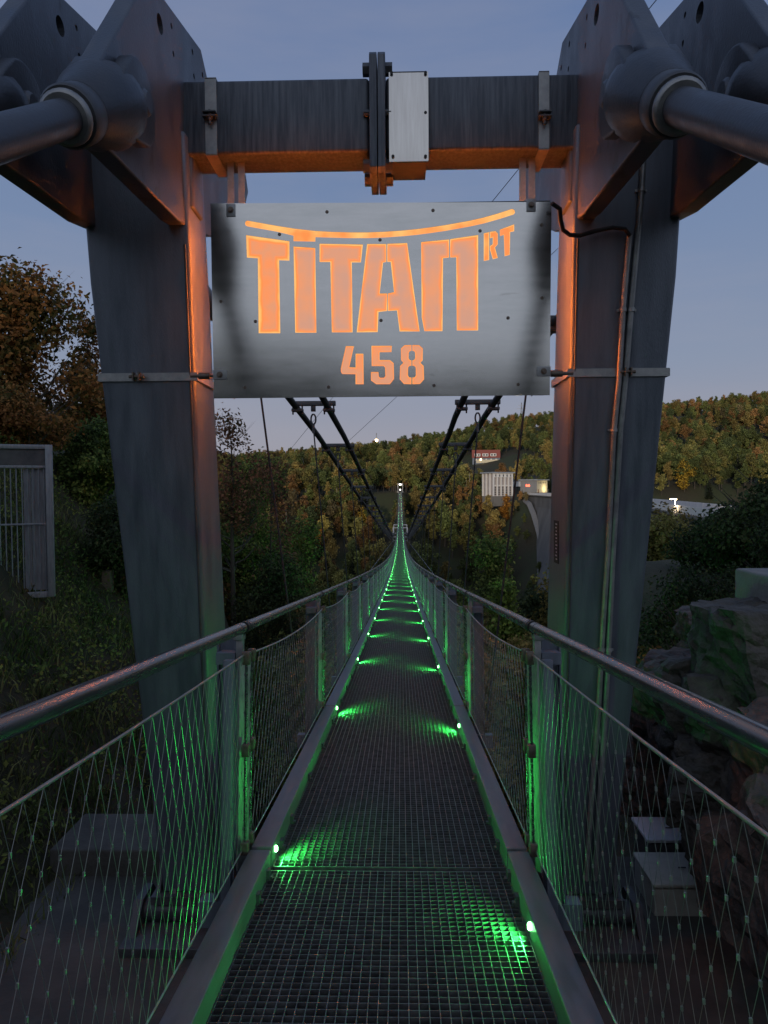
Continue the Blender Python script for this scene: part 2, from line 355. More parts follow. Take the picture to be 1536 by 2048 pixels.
def clip_mesh(s):
    k = MB(); k.box((s * .592, 0, .018), (.016, .045, .05)); k.box((s * .586, .0, .005), (.03, .03, .012)); return k.mesh('clip', M['dark'])
def lamp_mesh(s):
    k = MB(); V = []; n = 14
    for r_, dx in ((1.0, 0), (1.0, .008), (.6, .013)):
        for a in range(n):
            an = 2 * math.pi * a / n; V.append((s * (.599 - dx), math.cos(an) * .010 * r_, .056 + math.sin(an) * .017 * r_))
    k.add(V, [(i * n + a, i * n + (a + 1) % n, (i + 1) * n + (a + 1) % n, (i + 1) * n + a) for i in range(2) for a in range(n)] + [tuple(range(2 * n, 3 * n))], 0, True)
    return k.mesh('kerb_lamp', M['green_led'], fix=True)
def rope_drop(u, sag): return 1.085 - sag * 4 * u * (1 - u)
def net_mesh(length, w, hh, wire, sag, x, ferr):
    g = MB(); z0 = .108
    n = int(length / w)
    w = length / n
    for i in range(n + 1):
        pts = []; zt = rope_drop(min(1, max(0, i / n)), sag) - .004
        rows = int((zt - z0) / hh)
        for j in range(rows + 1):
            y = i * w + (w / 2 - .0012) * (1 if (i + j) % 2 else -1)
            y = min(max(y, .012), length - .012)
            pts.append((x, y, z0 + (zt - z0) * j / rows))
            if ferr and 0 < j < rows and (i + j) % 2 and i < n: g.box((x, i * w + w / 2, z0 + (zt - z0) * j / rows), (.0055, .0055, .011))
        g.tube(pts, wire, 3, cap=False, smooth=False)
    # border ropes
    g.tube([(x, length * k / 10, rope_drop(k / 10, sag)) for k in range(11)], .0052, 6)
    g.tube([(x, 0.02, z0), (x, length - .02, z0)], .004, 5)
    return g.mesh('safety_net', M['net'])
def post_mesh(s):
    p_ = MB()
    p_.box((s * .752, .0, .52), (.014, .072, 1.06), rot=Matrix.Rotation(s * R(40), 3, 'Z'))         # flat bar facing inwards
    p_.box((s * .775, 0, 1.10), (.035, .05, .16))
    p_.box((s * .78, .0, 1.17), (.05, .08, .03))
    return p_.mesh('post', M['galv'], bevel=.003)
def stanchion_mesh(s):
    p_ = MB()
    p_.box((s * .868, .13, .40), (.095, .010, 1.50)); p_.box((s * .822, .13, .40), (.010, .085, 1.496)); p_.box((s * .914, .13, .40), (.010, .085, 1.494))
    p_.box((s * .845, .05, 1.06), (.10, .16, .06)); p_.box((s * .60, .13, -.28), (.80, .10, .13))
    return p_.mesh('stanchion', M['pylon'])
def rod_mesh(s):
    p_ = MB(); p_.tube([(s * .727, 0, .10), (s * .727, 0, 1.09)], .0075, 8); return p_.mesh('net_rod', M['rail'])
def clamp_mesh(s):
    p_ = MB(); p_.prism([(-.022, -.015), (-.014, -.05), (.014, -.05), (.022, -.015), (.022, .016), (-.022, .016)], s * .727 - .02, s * .727 + .02, 'x'); return p_.mesh('net_clamp', M['rust'], bevel=.004)
RAILX = .752; RAILZ = 1.222
def rail_mesh(s, length):
    p_ = MB(); x = s * RAILX
    p_.tube([(x, .035, RAILZ), (x, length - .035, RAILZ)], .0275, 16)
    for y in (.10, length - .10): p_.tube([(x, y - .025, RAILZ), (x, y + .025, RAILZ)], .0295, 16)
    return p_.mesh('handrail', M['rail'])
def sleeve_mesh(s):
    p_ = MB(); p_.tube([(s * RAILX, -.032, RAILZ), (s * RAILX, .032, RAILZ)], .0310, 14)
    p_.tube([(s * RAILX, -.0, RAILZ), (s * .775, .0, 1.15)], .012, 8); return p_.mesh('rail_sleeve', M['black'])
G_GR = grating_mesh(SP)
SH = {}
for s in (-1, 1):
    SH[s] = dict(kerb=kerb_mesh(SP, s), clip=clip_mesh(s), lamp=lamp_mesh(s), post=post_mesh(s), stan=stanchion_mesh(s), rods=rod_mesh(s), clamps=clamp_mesh(s), rail=rail_mesh(s, SP), sleeve=sleeve_mesh(s),
                 net=net_mesh(SP, .050, .078, .0010, .055, s * .727, True), netfar=net_mesh(SP, .088, .130, .0021, .055, s * .727, False))
LEDP = 22.0
def lamp_light(parent, s, y, power):
    ld = bpy.data.lights.new('kerb_lamp_light', 'SPOT'); ld.spot_size = R(158); ld.spot_blend = .7; ld.energy = power; ld.color = (.045, 1.0, .12); ld.shadow_soft_size = .012
    o = bpy.data.objects.new('kerb_lamp_light', ld); col.objects.link(o); o.parent = parent; o.location = (s * .578, y, .052); o.rotation_euler = (0, s * R(72), 0)
def bay(k, length=SP, near_panel=False):
    y = Y0 + k * SP; z = deck_z(y); y2 = y + SP; sl = math.atan2(deck_z(y2) - z, SP)
    p = link('deck_panel', G_GR, bridge, (0, y, z), (sl, 0, 0))
    for s in (-1, 1):
        d = SH[s]
        link('kerb', d['kerb'], p)
        lamp_y = .09 if s < 0 else 2.88
        link('kerb_lamp', d['lamp'], p, (0, lamp_y, 0))
        if k < 46 or k % 2 == 0: lamp_light(p, s, lamp_y, LEDP * (1 + min(k, 9) * .22) * (1 if k < 14 else max(.35, 1 - (k - 14) * .03)))
        if k < 4:
            for cy_ in (.25, .62, 1.45, 2.3, 3.2): link('clip', d['clip'], p, (0, cy_, 0))
        po = link('post', d['post'], bridge, (0, y, z), (sl, 0, 0))
        link('stanchion', d['stan'], po)
        if k < 30:
            for dy in (-.062, .062):
                link('net_rod', d['rods'], po, (0, dy, 0))
                if k < 8:
                    for z_ in (.135, .62, 1.085): link('net_clamp', d['clamps'], po, (0, dy, z_))
        r_ = link('handrail', d['rail'], bridge, (0, y, z), (sl, 0, 0)); link('rail_sleeve', d['sleeve'], r_)
        n_ = link('safety_net', d['net'] if k < 9 else d['netfar'], bridge, (0, y, z), (sl, 0, 0))
for k in range(NST): bay(k)
# --- approach bay under the camera
AP = 5.6; G_AP = grating_mesh(AP); yA = Y0 - AP
slA = math.atan2(deck_z(Y0) - deck_z(yA), AP)
p0 = link('deck_panel', G_AP, bridge, (0, yA, deck_z(yA)), (slA, 0, 0))
p0['label'] = 'nearest deck panel of the footbridge'
for s in (-1, 1):
    link('kerb', kerb_mesh(AP, s), p0); link('clip', SH[s]['clip'], p0, (0, AP - .35, 0)); link('clip', SH[s]['clip'], p0, (0, AP - .1, 0))
    for ly in ((AP - SP + .09,) if s < 0 else (AP - .66,)):
        link('kerb_lamp', SH[s]['lamp'], p0, (0, ly, 0)); lamp_light(p0, s, ly, LEDP)
    n_ = link('safety_net', net_mesh(AP, .044, .090, .0009, .03, s * .74, True), bridge, (0, yA, deck_z(yA)), (slA, 0, 0))
    r_ = link('handrail', rail_mesh(s, AP), bridge, (0, yA, deck_z(yA)), (slA, 0, 0))
    q = MB(); q.box((s * .79, AP - .15, .40), (.05, .05, 1.35)); q.build('post', M['pylon'], bridge, loc=(0, yA, deck_z(yA)), rot=(slA, 0, 0), bevel=.004)
# --- main cables and hangers
for s in (-1, 1):
    for w in (-1, 1):
        ds = np.concatenate([[6.05, 7, 8, 9, 10, 11.5, 13], np.arange(15, 452, 4.0), [452]])
        pts = [(s * (cab_x(d)) + w * cab_s(d) - .02 * (d < 12), d, cab_z(d)) for d in ds]
        c = MB(); c.tube(pts, .048, 10); c.build('main_cable', M['cable'], bridge)
    for k in range(1, NST - 2):
        d = Y0 + k * SP; x = s * float(cab_x(d)); z = float(cab_z(d)); zd = deck_z(d); hs = float(cab_s(d))
        if z - zd < .5: continue
        h_ = MB(); h_.tube([(x, d, z - .34), (s * .93, d, zd - .05)], .011 if k < 25 else .014, 5)
        ho = h_.build('hanger', M['cable'], bridge)
        if k < 40:
            q = MB(); q.box((x, d, z + .045), (2 * hs + .20, .09, .07))
            for w in (-1, 1):
                q.box((x + w * hs, d, z - .055), (.17, .13, .045))
                for e in (-1, 1): q.tube([(x + w * hs + e * .07, d, z - .12), (x + w * hs + e * .07, d, z + .08)], .014, 6)
            q.box((x, d, z - .03), (.07, .05, .09))
            q.build('cable_clamp', M['dark'], ho, bevel=.006 if k < 6 else 0)
            e_ = MB(); pts = [(x + math.sin(a) * .036, d, z - .19 + math.cos(a) * .075) for a in np.linspace(0, 2 * math.pi, 17)]
            e_.tube(pts, .014, 6, cap=False); e_.tube([(x, d, z - .26), (x, d, z - .40)], .020, 8); e_.build('hanger_eye', M['dark'], ho)
# --- cross frames at mid span
for yy in (172.0, 190.0):
    z = deck_z(yy); q = MB()
    for s in (-1, 1):
        q.box((s * 1.75, yy, z + .2), (.16, .16, 3.6)); q.box((s * 1.2, yy, z + 1.95), (1.2, .14, .16)); q.box((s * 1.2, yy, z - 1.2), (1.2, .14, .16))
    q.box((0, yy, z - .3), (3.6, .16, .2)); q.build('wind_frame', M['lid_white'], bridge)
q = MB()
for s in (-1, 1): q.tube([(s * 1.75, 172, deck_z(172) - 1.2), (s * 20, 95, -30), (s * 44, 34, -34)], .05, 6)
q.build('wind_cable', M['galv'], bridge)

# ------------------------------------------------------------------ near portal (two raking pylons, head plates, cross beam)
XC = -.055                                       # axis of the portal
portal = empty('bridge_portal', (XC, 5.2, -1.7)); tag(portal, 'grey steel portal of two raking pylons and a cross beam', 'portal')
portal_inv = Matrix.Translation((-XC, -5.2, 1.7))
def pbuild(mb, name, mat, parent=None, **k):     # geometry is given in world coordinates
    base = portal.location
    mb.v = [(a - base.x, b_ - base.y, c - base.z) for a, b_, c in mb.v]
    return mb.build(name, mat, parent or portal, **k)
def mir(p, s): return (p[0], p[1], p[2]) if s < 0 else (2 * XC - p[0], p[1], p[2])
XI = -1.345; XO = -2.06; TH = .115               # inner face of inner plate, outer plate
prof_px = [(288, -34), (306, -34), (402, 98), (416, 160), (470, 300), (492, 350), (497, 385), (488, 425), (455, 462), (425, 474), (390, 462), (355, 440), (215, 295), (172, 225), (180, 160)]
prof = []
for px, py in prof_px:
    q = at_x(px, py, XI); prof.append((q.y, q.z))
PIN = at_x(283, 206, XI + .09)                   # clevis pin of the backstay (Y, Z used)
top_i = at(379, 470, 4.74); bot_i = at(432, 1790, 5.28)
top_o = at(166, 445, 4.74); bot_o = at(326, 1790, 5.28)
zt, zb = at(200, 255, 4.62).z, -1.50
def lerp_edge(a, b_, z):
    t = (z - a.z) / (b_.z - a.z); return a.x + (b_.x - a.x) * t, a.y + (b_.y - a.y) * t
def dep(z): return .42 + (zt - z) / (zt - zb) * .26
for s in (-1, 1):
    c = MB(); rings = []
    for z in (zb, zt - .95, zt):
        zz = min(z, top_i.z)
        xi, yf = lerp_edge(top_i, bot_i, zz); xo, _ = lerp_edge(top_o, bot_o, zz); yf = lerp_edge(top_i, bot_i, z)[1]
        rings.append([mir((xo, yf, z), s), mir((xi, yf, z), s), mir((xi, yf + dep(z), z), s), mir((xo, yf + dep(z), z), s)])
    for a, b_ in zip(rings[:-1], rings[1:]): pass
    V = [p for r_ in rings for p in r_]
    F = [(0, 1, 2, 3), (8, 9, 10, 11)] + [(i * 4 + k, i * 4 + (k + 1) % 4, i * 4 + 4 + (k + 1) % 4, i * 4 + 4 + k) for i in range(2) for k in range(4)]
    c.add(V, F)
    co = pbuild(c, 'pylon_column', M['pylon'], fix=True, bevel=.022)
    co['label'] = 'left raking pylon column' if s < 0 else 'right raking pylon column with two conduits'
    cw = MB(); zz_ = [zb, zt - .95 - .3]
    cw.tube([mir((lerp_edge(top_i, bot_i, z)[0] - .034, lerp_edge(top_i, bot_i, z)[1] - .001, z), s) for z in np.linspace(zb + .35, top_i.z - .06, 9)], .008, 8); pbuild(cw, 'corner_weld', M['dark'])
    for x0 in (XI, XO + TH):
        h_ = MB(); x1 = x0 - TH
        if s > 0: x0, x1 = 2 * XC - x0, 2 * XC - x1
        h_.prism(prof, x0, x1, 'x'); hp = pbuild(h_, 'head_plate', M['plate'], fix=True, bevel=.012)
        # lifting and bolt holes, as dark recessed plugs 2 mm proud of nothing: real through-holes cut with a boolean
        cut = MB()
        for hx, hy, rr in ((320, 48, .055), (343, 52, .018), (347, 108, .018), (385, 104, .020), (388, 153, .018), (405, 150, .02)):
            q = at_x(hx, hy, XI); cut.tube([(min(x0, x1) - .1, q.y, q.z), (max(x0, x1) + .1, q.y, q.z)], rr, 16)
        co_ = pbuild(cut, 'cutter', M['dark'], fix=True)
        md = hp.modifiers.new('holes', 'BOOLEAN'); md.operation = 'DIFFERENCE'; md.object = co_; md.solver = 'EXACT'
        dg = bpy.context.evaluated_depsgraph_get(); nm = bpy.data.meshes.new_from_object(hp.evaluated_get(dg))
        hp.modifiers.clear(); nm.polygons.foreach_set('use_smooth', [False] * len(nm.polygons)); hp.data = nm; bpy.data.objects.remove(co_)
    # stiffener between the plates, under the beam, and hinge foot
    f_ = MB(); w0, w1 = sorted((mir((XO, 0, 0), s)[0], mir((XI, 0, 0), s)[0]))
    xf = [mir((bot_o.x, 0, 0), s)[0], mir((bot_i.x, 0, 0), s)[0]]; xa, xb = min(xf), max(xf)
    yfb = bot_i.y
    f_.box(((xa + xb) / 2, yfb + .33, zb - .03), (xb - xa + .14, .80, .06))
    for e in (xa - .03, xa + .09, xb - .09, xb + .03): f_.prism([(yfb - .02, zb), (yfb + .66, zb), (yfb + .52, zb + .34), (yfb + .14, zb + .34)], e - .015, e + .015, 'x')
    pbuild(f_, 'foot', M['dark'], fix=True)
    h2 = MB(); h2.tube([(xa - .22, yfb + .02, zb - .14), (xb + .22, yfb + .02, zb - .14)], .085, 20)
    for e in (-1, 1):
        cx = (xa + xb) / 2 + e * ((xb - xa) / 2 + .16); h2.prism([(yfb - .26, -1.74), (yfb + .34, -1.74), (yfb + .16, zb - .02), (yfb - .06, zb - .02)], cx - .03, cx + .03, 'x')
    pbuild(h2, 'hinge', M['stay'], fix=True)
    bp = MB(); bp.box(((xa + xb) / 2, yfb + .15, -1.745), (xb - xa + .42, 1.0, .07)); pbuild(bp, 'base_plate', M['dark'], bevel=.006)
    # steel band clamp round the column at the sign's foot
    zband = at(300, 757, 4.9).z; xi, yf = lerp_edge(top_i, bot_i, zband); xo, _ = lerp_edge(top_o, bot_o, zband)
    st = MB(); bh = .055
    xl, xr = (xo - .012, xi + .012)
    if s > 0: xl, xr = 2 * XC - xr, 2 * XC - xl
    st.box(((xl + xr) / 2, yf - .006, zband), (xr - xl, .007, bh)); st.box(((xl + xr) / 2, yf + dep(zband) + .008, zband), (xr - xl, .007, bh))
    st.box((xl - .003, yf + dep(zband) / 2, zband), (.006, dep(zband) + .02, bh - .004)); st.box((xr + .003, yf + dep(zband) / 2, zband), (.006, dep(zband) + .02, bh - .004))
    bo = pbuild(st, 'band_clamp', M['galv'], bevel=0)
    bx = MB(); xm = xl + (xr - xl) * (.40 if s < 0 else .58)
    bx.box((xm - .02, yf - .03, zband), (.008, .05, .055)); bx.box((xm + .02, yf - .03, zband), (.008, .05, .055)); bx.tube([(xm - .05, yf - .035, zband), (xm + .05, yf - .035, zband)], .011, 8)
    pbuild(bx, 'clamp_bolt', M['rust'], bo)
# cross beam, two halves bolted in the middle
bt, bb = at(600, 157, 4.74).z, at(600, 305, 4.74).z; BY, BD = 4.74, .31
xl, xr = XI - .02, 2 * XC - XI + .02; xm = at(755, 230, 4.74).x
for a, b_ in ((xl, xm - .055), (xm + .055, xr)):
    q = MB(); q.box(((a + b_) / 2, BY + BD / 2, (bt + bb) / 2), (b_ - a, BD, bt - bb)); pbuild(q, 'cross_beam', M['beam'], bevel=.022)
for e in (-1, 1):
    q = MB(); q.prism([(BY - .05, bb - .12), (BY - .02, bb - .15), (BY + BD + .02, bb - .15), (BY + BD + .05, bb - .12), (BY + BD + .05, bt + .12), (BY + BD + .02, bt + .15), (BY - .02, bt + .15), (BY - .05, bt + .12)], xm + e * .003, xm + e * .052, 'x')
    fo = pbuild(q, 'flange', M['beam'], fix=True, bevel=.005)
    for zz in (bt + .075, bb - .075):
        for yy in (BY + .05, BY + BD - .05):
            r_ = MB(); r_.tube([(xm + e * .052, yy, zz), (xm + e * .098, yy, zz)], .042, 6, smooth=False); pbuild(r_, 'bolt', M['dark'], fo)
    r_ = MB(); r_.tube([(xm + e * .052, BY - .012, (bt + bb) / 2), (xm + e * .09, BY - .012, (bt + bb) / 2)], .022, 6, smooth=False); pbuild(r_, 'bolt', M['dark'], fo)
# small knee gussets under the beam ends and the inner lugs
for s in (-1, 1):
    q = MB(); x0 = mir((XI - .012, 0, 0), s)[0]; x1 = mir((XI + .045, 0, 0), s)[0]
    zb2 = at_x(415, 470, XI).z
    q.prism([(BY + .03, bb + .06), (BY + BD - .03, bb + .06), (BY + BD - .03, zb2), (BY + .03, zb2)], x0, x1, 'x'); pbuild(q, 'gusset', M['plate'], fix=True, bevel=.02)
# stainless cover plate wrapped on the beam
ca, cb = at(778, 230, 4.70), at(857, 230, 4.70)
zc_t, zc_b = at(800, 140, 4.7).z, at(800, 320, 4.7).z; q = MB(); V = []
for t in np.linspace(0, 1, 15):
    yb_ = BY - .018 - .014 * math.sin(math.pi * t) ** .8
    V += [(ca.x, yb_, zc_b + (zc_t - zc_b) * t), (cb.x, yb_, zc_b + (zc_t - zc_b) * t), (cb.x, yb_ + .003, zc_b + (zc_t - zc_b) * t), (ca.x, yb_ + .003, zc_b + (zc_t - zc_b) * t)]
q.add(V, [(4 * i_ + k_, 4 * i_ + (k_ + 1) % 4, 4 * i_ + 4 + (k_ + 1) % 4, 4 * i_ + 4 + k_) for i_ in range(14) for k_ in (0, 2)], 0, True)
q.add(V, [(4 * i_ + k_, 4 * i_ + (k_ + 1) % 4, 4 * i_ + 4 + (k_ + 1) % 4, 4 * i_ + 4 + k_) for i_ in range(14) for k_ in (1, 3)], 0, False)
cv = pbuild(q, 'cover_plate', M['cover'])
q = MB(); q.box(((ca.x + cb.x) / 2, BY + .15, bb - .045), (cb.x - ca.x - .02, .34, .02)); q.box(((ca.x + cb.x) / 2, BY + .15, bt + .018), (cb.x - ca.x - .02, .34, .006)); pbuild(q, 'cover_back', M['dark'], cv)
for px, py in ((783, 146), (851, 146), (851, 226), (786, 313), (851, 313)):
    q = at(px, py, BY - .026); r_ = MB(); r_.tube([(q.x, q.y, q.z), (q.x, q.y - .008, q.z)], .010, 10); pbuild(r_, 'screw', M['black'], cv)
# beam straps that carry the sign
for px0, px1 in ((411, 434), (1077, 1098)):
    a, b_ = at(px0, 235, BY).x, at(px1, 235, BY).x; q = MB(); xmid = (a + b_) / 2; w = b_ - a
    q.box((xmid, BY - .006, (bt + bb) / 2), (w, .008, bt - bb + .02)); q.box((xmid, BY + BD + .006, (bt + bb) / 2), (w, .008, bt - bb + .02))
    q.box((xmid, BY + BD / 2, bt + .009), (w - .002, BD + .02, .008)); q.box((xmid, BY + BD / 2, bb - .009), (w - .002, BD + .02, .008))
    so = pbuild(q, 'beam_strap', M['galv'])
    q = MB(); zc = at(px0, 236, BY).z
    q.box((xmid, BY - .035, zc + .014), (w + .01, .06, .008)); q.box((xmid, BY - .035, zc - .014), (w + .01, .06, .008)); q.tube([(xmid, BY - .04, zc - .06), (xmid, BY - .04, zc + .03)], .011, 8); q.tube([(xmid, BY - .04, zc - .035), (xmid, BY - .04, zc - .02)], .020, 6)
    pbuild(q, 'strap_bolt', M['dark'], so)
# conduits, cable and plaque on the right column
def on_col(px, py, off=.03):                     # point on the front face of the right column
    Y = 4.9
    for _ in range(4):
        p = at(px, py, Y); Y = lerp_edge(top_i, bot_i, p.z)[1] - off
    return at(px, py, Y)
pipe1 = [(1259, 470), (1246, 620), (1238, 760), (1228, 860), (1216, 1100), (1203, 1300), (1197, 1420), (1180, 1640), (1172, 1760)]
pipe2 = [(1289, 275), (1283, 380), (1271, 520), (1262, 620), (1251, 760), (1241, 860), (1226, 1110), (1217, 1300), (1211, 1420), (1196, 1640), (1190, 1760)]
for pp, r0 in ((pipe1, .019), (pipe2, .019)):
    q = MB(); q.tube([on_col(a, b_, .022) for a, b_ in pp], r0, 12); po = pbuild(q, 'conduit', M['galv'])
    for (a, b_) in ((pp[1][0], pp[1][1]), (pp[3][0], pp[3][1]), (pp[-4][0], pp[-4][1])):
        c0 = on_col(a, b_, .022); q = MB(); q.tube([c0 + Vector((0, 0, -.012)), c0 + Vector((0, 0, .012))], .025, 12); q.box(c0 + Vector((0, .012, 0)), (.075, .010, .016)); pbuild(q, 'conduit_clip', M['galv'], po)
q = MB(); q.tube([at(1104, 407, 4.52), at(1120, 418, 4.55), at(1121, 440, 4.58), at(1126, 460, 4.62), at(1140, 470, 4.64), at(1160, 471, 4.66), at(1190, 462, 4.68), at(1225, 455, 4.69), at(1250, 458, 4.70), at(1260, 472, 4.71)], .014, 8)
pbuild(q, 'power_lead', M['black'])
zc0, zc1 = at(1116, 1042, 5.2).z, at(1116, 1128, 5.2).z
xi_, yf_ = lerp_edge(top_i, bot_i, (zc0 + zc1) / 2)
xi_b, _ = lerp_edge(top_i, bot_i, zc1); xi_t, _ = lerp_edge(top_i, bot_i, zc0)
q = MB(); X = 2 * XC - xi_; tilt = (xi_b - xi_t) / 2
ya, yb = yf_ + .22, yf_ + .36
q.hexa([(X + tilt * -1 - .006, ya, zc1), (X - tilt, ya, zc1), (X - tilt, yb, zc1), (X - tilt - .006, yb, zc1), (X + tilt - .006, ya, zc0), (X + tilt, ya, zc0), (X + tilt, yb, zc0), (X + tilt - .006, yb, zc0)])
pl = pbuild(q, 'plaque', M['black'], fix=True); pl['label'] = 'narrow black plaque with white lettering'
q = MB()
for i in range(11):
    t = .08 + .82 * i / 10; z = zc0 + (zc1 - zc0) * t; xx = X + tilt * (1 - 2 * t) - .0075
    q.box((xx, ya + .05 + .01 * (i % 2), z), (.002, .05 - .012 * (i % 3), .010))
pbuild(q, 'plaque_lettering', M['lid_white'], pl)

# ------------------------------------------------------------------ backstays (front) and main-cable sockets (rear)
dirn = Vector((0, -math.cos(R(33)), -math.sin(R(33)))); upv = Vector((0, -math.sin(R(33)), math.cos(R(33))))
lab = {(-1, 0): 'inner left backstay with clevis socket pinned to the portal head', (-1, 1): 'outer left backstay, nearest the left picture edge', (1, 0): 'inner right backstay with clevis socket pinned to the portal head', (1, 1): 'outer right backstay, nearest the right picture edge'}
for s in (-1, 1):
    for o_ in (0, 1):
        xc = (XI - TH / 2) if o_ == 0 else (XO + TH / 2)
        if s > 0: xc = 2 * XC - xc
        t = empty('backstay', (xc, PIN.y, PIN.z)); tag(t, lab[(s, o_)], 'cable stay', 'thick backstays at the portal')
        def P(u, v, x): return Vector((x, 0, 0)) + dirn * u + upv * v
        fk = MB()
        arms = [(0, .0)]
        for e in (-1, 1):                        # two rounded fork arms
            ring = [(.208 * math.cos(a), .208 * math.sin(a)) for a in np.linspace(math.pi / 2, 3 * math.pi / 2, 17)] + [(.13, -.170), (.30, -.10), (.30, .10), (.13, .170)]
            n = len(ring); x0, x1 = e * (TH / 2 + .012), e * (TH / 2 + .095)
            V = [P(u, v, x0) for u, v in ring] + [P(u, v, x1) for u, v in ring]
            fk.add(V, [tuple(range(n)), tuple(range(2 * n - 1, n - 1, -1))] + [(i, i + n, (i + 1) % n + n, (i + 1) % n) for i in range(n)])
        fo = fk.build('fork', M['stay'], t, fix=True, bevel=.014)
        bd = MB(); bd.tube([P(u, 0, 0) for u in (.02, .08, .16, .26, .36, .46, .485)], [.16, .200, .208, .198, .172, .145, .135], 28); bd.build('socket', M['stay'], t)
        pn = MB(); pn.tube([(-.19, 0, 0), (-.172, 0, 0)], [.05, .066], 24); pn.tube([(-.172, 0, 0), (.172, 0, 0)], .066, 24, cap=False); pn.tube([(.172, 0, 0), (.19, 0, 0)], [.066, .05], 24); pn.build('pin', M['plate'], t)
        cl = MB(); cl.tube([P(u, 0, 0) for u in (.46, .47, .60, .612)], [.126, .134, .134, .126], 28); cl.build('collar', M['dark'], t)
        rg = MB(); rg.tube([P(u, 0, 0) for u in (.612, .625, .645, .655)], [.102, .116, .116, .102], 28); rg.build('seal_ring', M['galv'], t)
        rd = MB(); rd.tube([P(.60, 0, 0), P(8.6, 0, 0)], .080, 24); rd.build('stay_rod', M['stay'], t)
        # anchor block behind the photographer
        ab = P(8.2, 0, 0); an = MB(); an.box(ab + Vector((0, 0, -.1)), (.7, .9, .7)); an.build('anchor_block', M['concrete'], t, bevel=.03)
for s in (-1, 1):
    for w in (-1, 1):
        d0 = 6.05; a = Vector((s * cab_x(d0) + w * cab_s(d0) - .02, d0, float(cab_z(d0)))); b_ = Vector((s * cab_x(8.0) + w * cab_s(8) - .02, 8.0, float(cab_z(8.0))))
        t = (b_ - a).normalized(); q = MB(); q.tube([a - t * .18, a - t * .1, a + t * .25, a + t * .55, a + t * .75], [.13, .15, .14, .085, .055], 16); q.build('cable_socket', M['dark'], bridge)

# ------------------------------------------------------------------ the sign
SY = 4.60
SG = at(762, 600, SY); sign = empty('portal_sign', (SG.x, SY, SG.z)); tag(sign, 'brushed steel sign reading TITAN RT 458 in glowing orange', 'sign')
def sp(px, py): q = at(px, py, SY); return (q.x - SG.x, q.z - SG.z)
corners = [sp(421, 407), sp(1103, 404), sp(1099, 790), sp(428, 797)]
letters = {
 'letter_t': [(492.2,470.3),(578.9,482.5),(578.9,521.4),(558.3,520.7),(560.6,666.5),(517.3,666.5),(515.6,516.7),(493.8,515.3)],
 'letter_i': [(587.1,493),(630.5,496),(632.8,665.5),(590.4,665.5)],
 'letter_t.': [(639.1,487.4),(725.8,489),(721.9,525),(703.6,525),(705.2,664.8),(663.7,664.8),(660.7,524.2),(639.1,524.2)],
 'letter_a': [(734.2,488),(772.6,488),(772.6,524),(766.2,525.5),(759.3,586.9),(774.2,586.9),(774.2,622),(756.9,624.2),(755.3,664.3),(713.3,664.8)],
 'letter_a.': [(774.6,487.6),(814.3,486),(839.3,663),(799.3,663),(794,621),(775.6,622),(775.6,586.9),(788.1,584.2),(781.4,524),(774.6,524)],
 'letter_n': [(842.3,484.1),(898.1,478.8),(898.1,515.3),(886.1,516.7),(885,662.4),(848.7,662.4),(843.4,634.9)],
 'letter_n.': [(900.2,478.2),(956.3,470),(956.3,661),(913.6,661),(912.5,514.8),(900.2,515.3)],
 'letter_r': [(967.5,466.7),(978.4,464.1),(978.4,520),(967.5,522.3)],
 'letter_r.': [(979.7,463.5),(991,462.2),(995.5,466.7),(995.5,488.8),(990,495),(995.8,516),(985.6,518.8),(979.9,500),(979.7,492),(985.4,488.4),(985.4,475),(979.7,477)],
 'letter_t..': [(999.5,459.3),(1028.4,448.6),(1028.4,462.7),(1020.3,464.5),(1019.5,510),(1009.1,512.7),(1007.5,470),(1000,472.5)],
 'digit_four': [(691.8,692.3),(707.9,692.3),(698.6,734.3),(711.3,735.1),(711.3,707.4),(726.8,707.4),(727.4,768.5),(711.1,768.5),(711.1,748.5),(684.8,748.1),(681.8,744),(681.8,736.7)],
 'digit_five': [(742.9,691.6),(783.6,691.6),(782.9,704.2),(759.1,704.5),(759.1,720.1),(780,720.1),(787.3,726.2),(788.1,757.9),(780,768.5),(752.3,768.5),(742,761.1),(742,744),(756.9,744),(757.5,753),(760.4,755.5),(767.8,755.5),(770.7,752.2),(770.2,735.1),(767,732.2),(743.4,732.2)],
}
e8 = [(822.8,689.9),(809.3,690.3),(802,696.9),(802.3,720.5),(806.8,725.7),(800.3,731.8),(799.5,758.7),(807.6,768),(822.8,768.5),(822.8,755),(818.2,754.6),(815.8,750.6),(816.1,735.1),(819,731.8),(822.8,731.8),(822.8,720.8),(819,719.6),(817.1,716.4),(817.4,705),(819.9,702.2),(822.8,702)]
letters['digit_eight'] = e8; letters['digit_eight.'] = [(1647.6 - x, y) for x, y in e8]
sw = [(496, 447), (520, 451.6), (555, 457.8), (590, 463.3), (631, 467.8), (665, 469.7), (701, 470.6), (735, 470.6), (770, 469.3), (806.8, 466.7), (835, 463.9), (860.2, 460.6), (890, 456.2), (913.6, 452), (940, 447.2), (967, 441.2), (998, 432.4), (1024, 424)]
def offs(pts, d):
    out = []
    for i, p in enumerate(pts):
        a = Vector(pts[max(i - 1, 0)]); b_ = Vector(pts[min(i + 1, len(pts) - 1)]); t = (b_ - a).normalized(); out.append((p[0] - t.y * d, p[1] + t.x * d))
    return out
lo, up_ = offs(sw, 5.8), offs(sw, -5.8)
lo2 = [p for p in lo if p[0] < 586] + [(587, 471.5), (587, 482.6), (630.6, 483.4), (631, 474.5)] + [p for p in lo if p[0] > 633]
cap0 = [(496 + 6 * math.cos(a), 447 + 6 * math.sin(a)) for a in np.linspace(R(105), R(255), 6)]
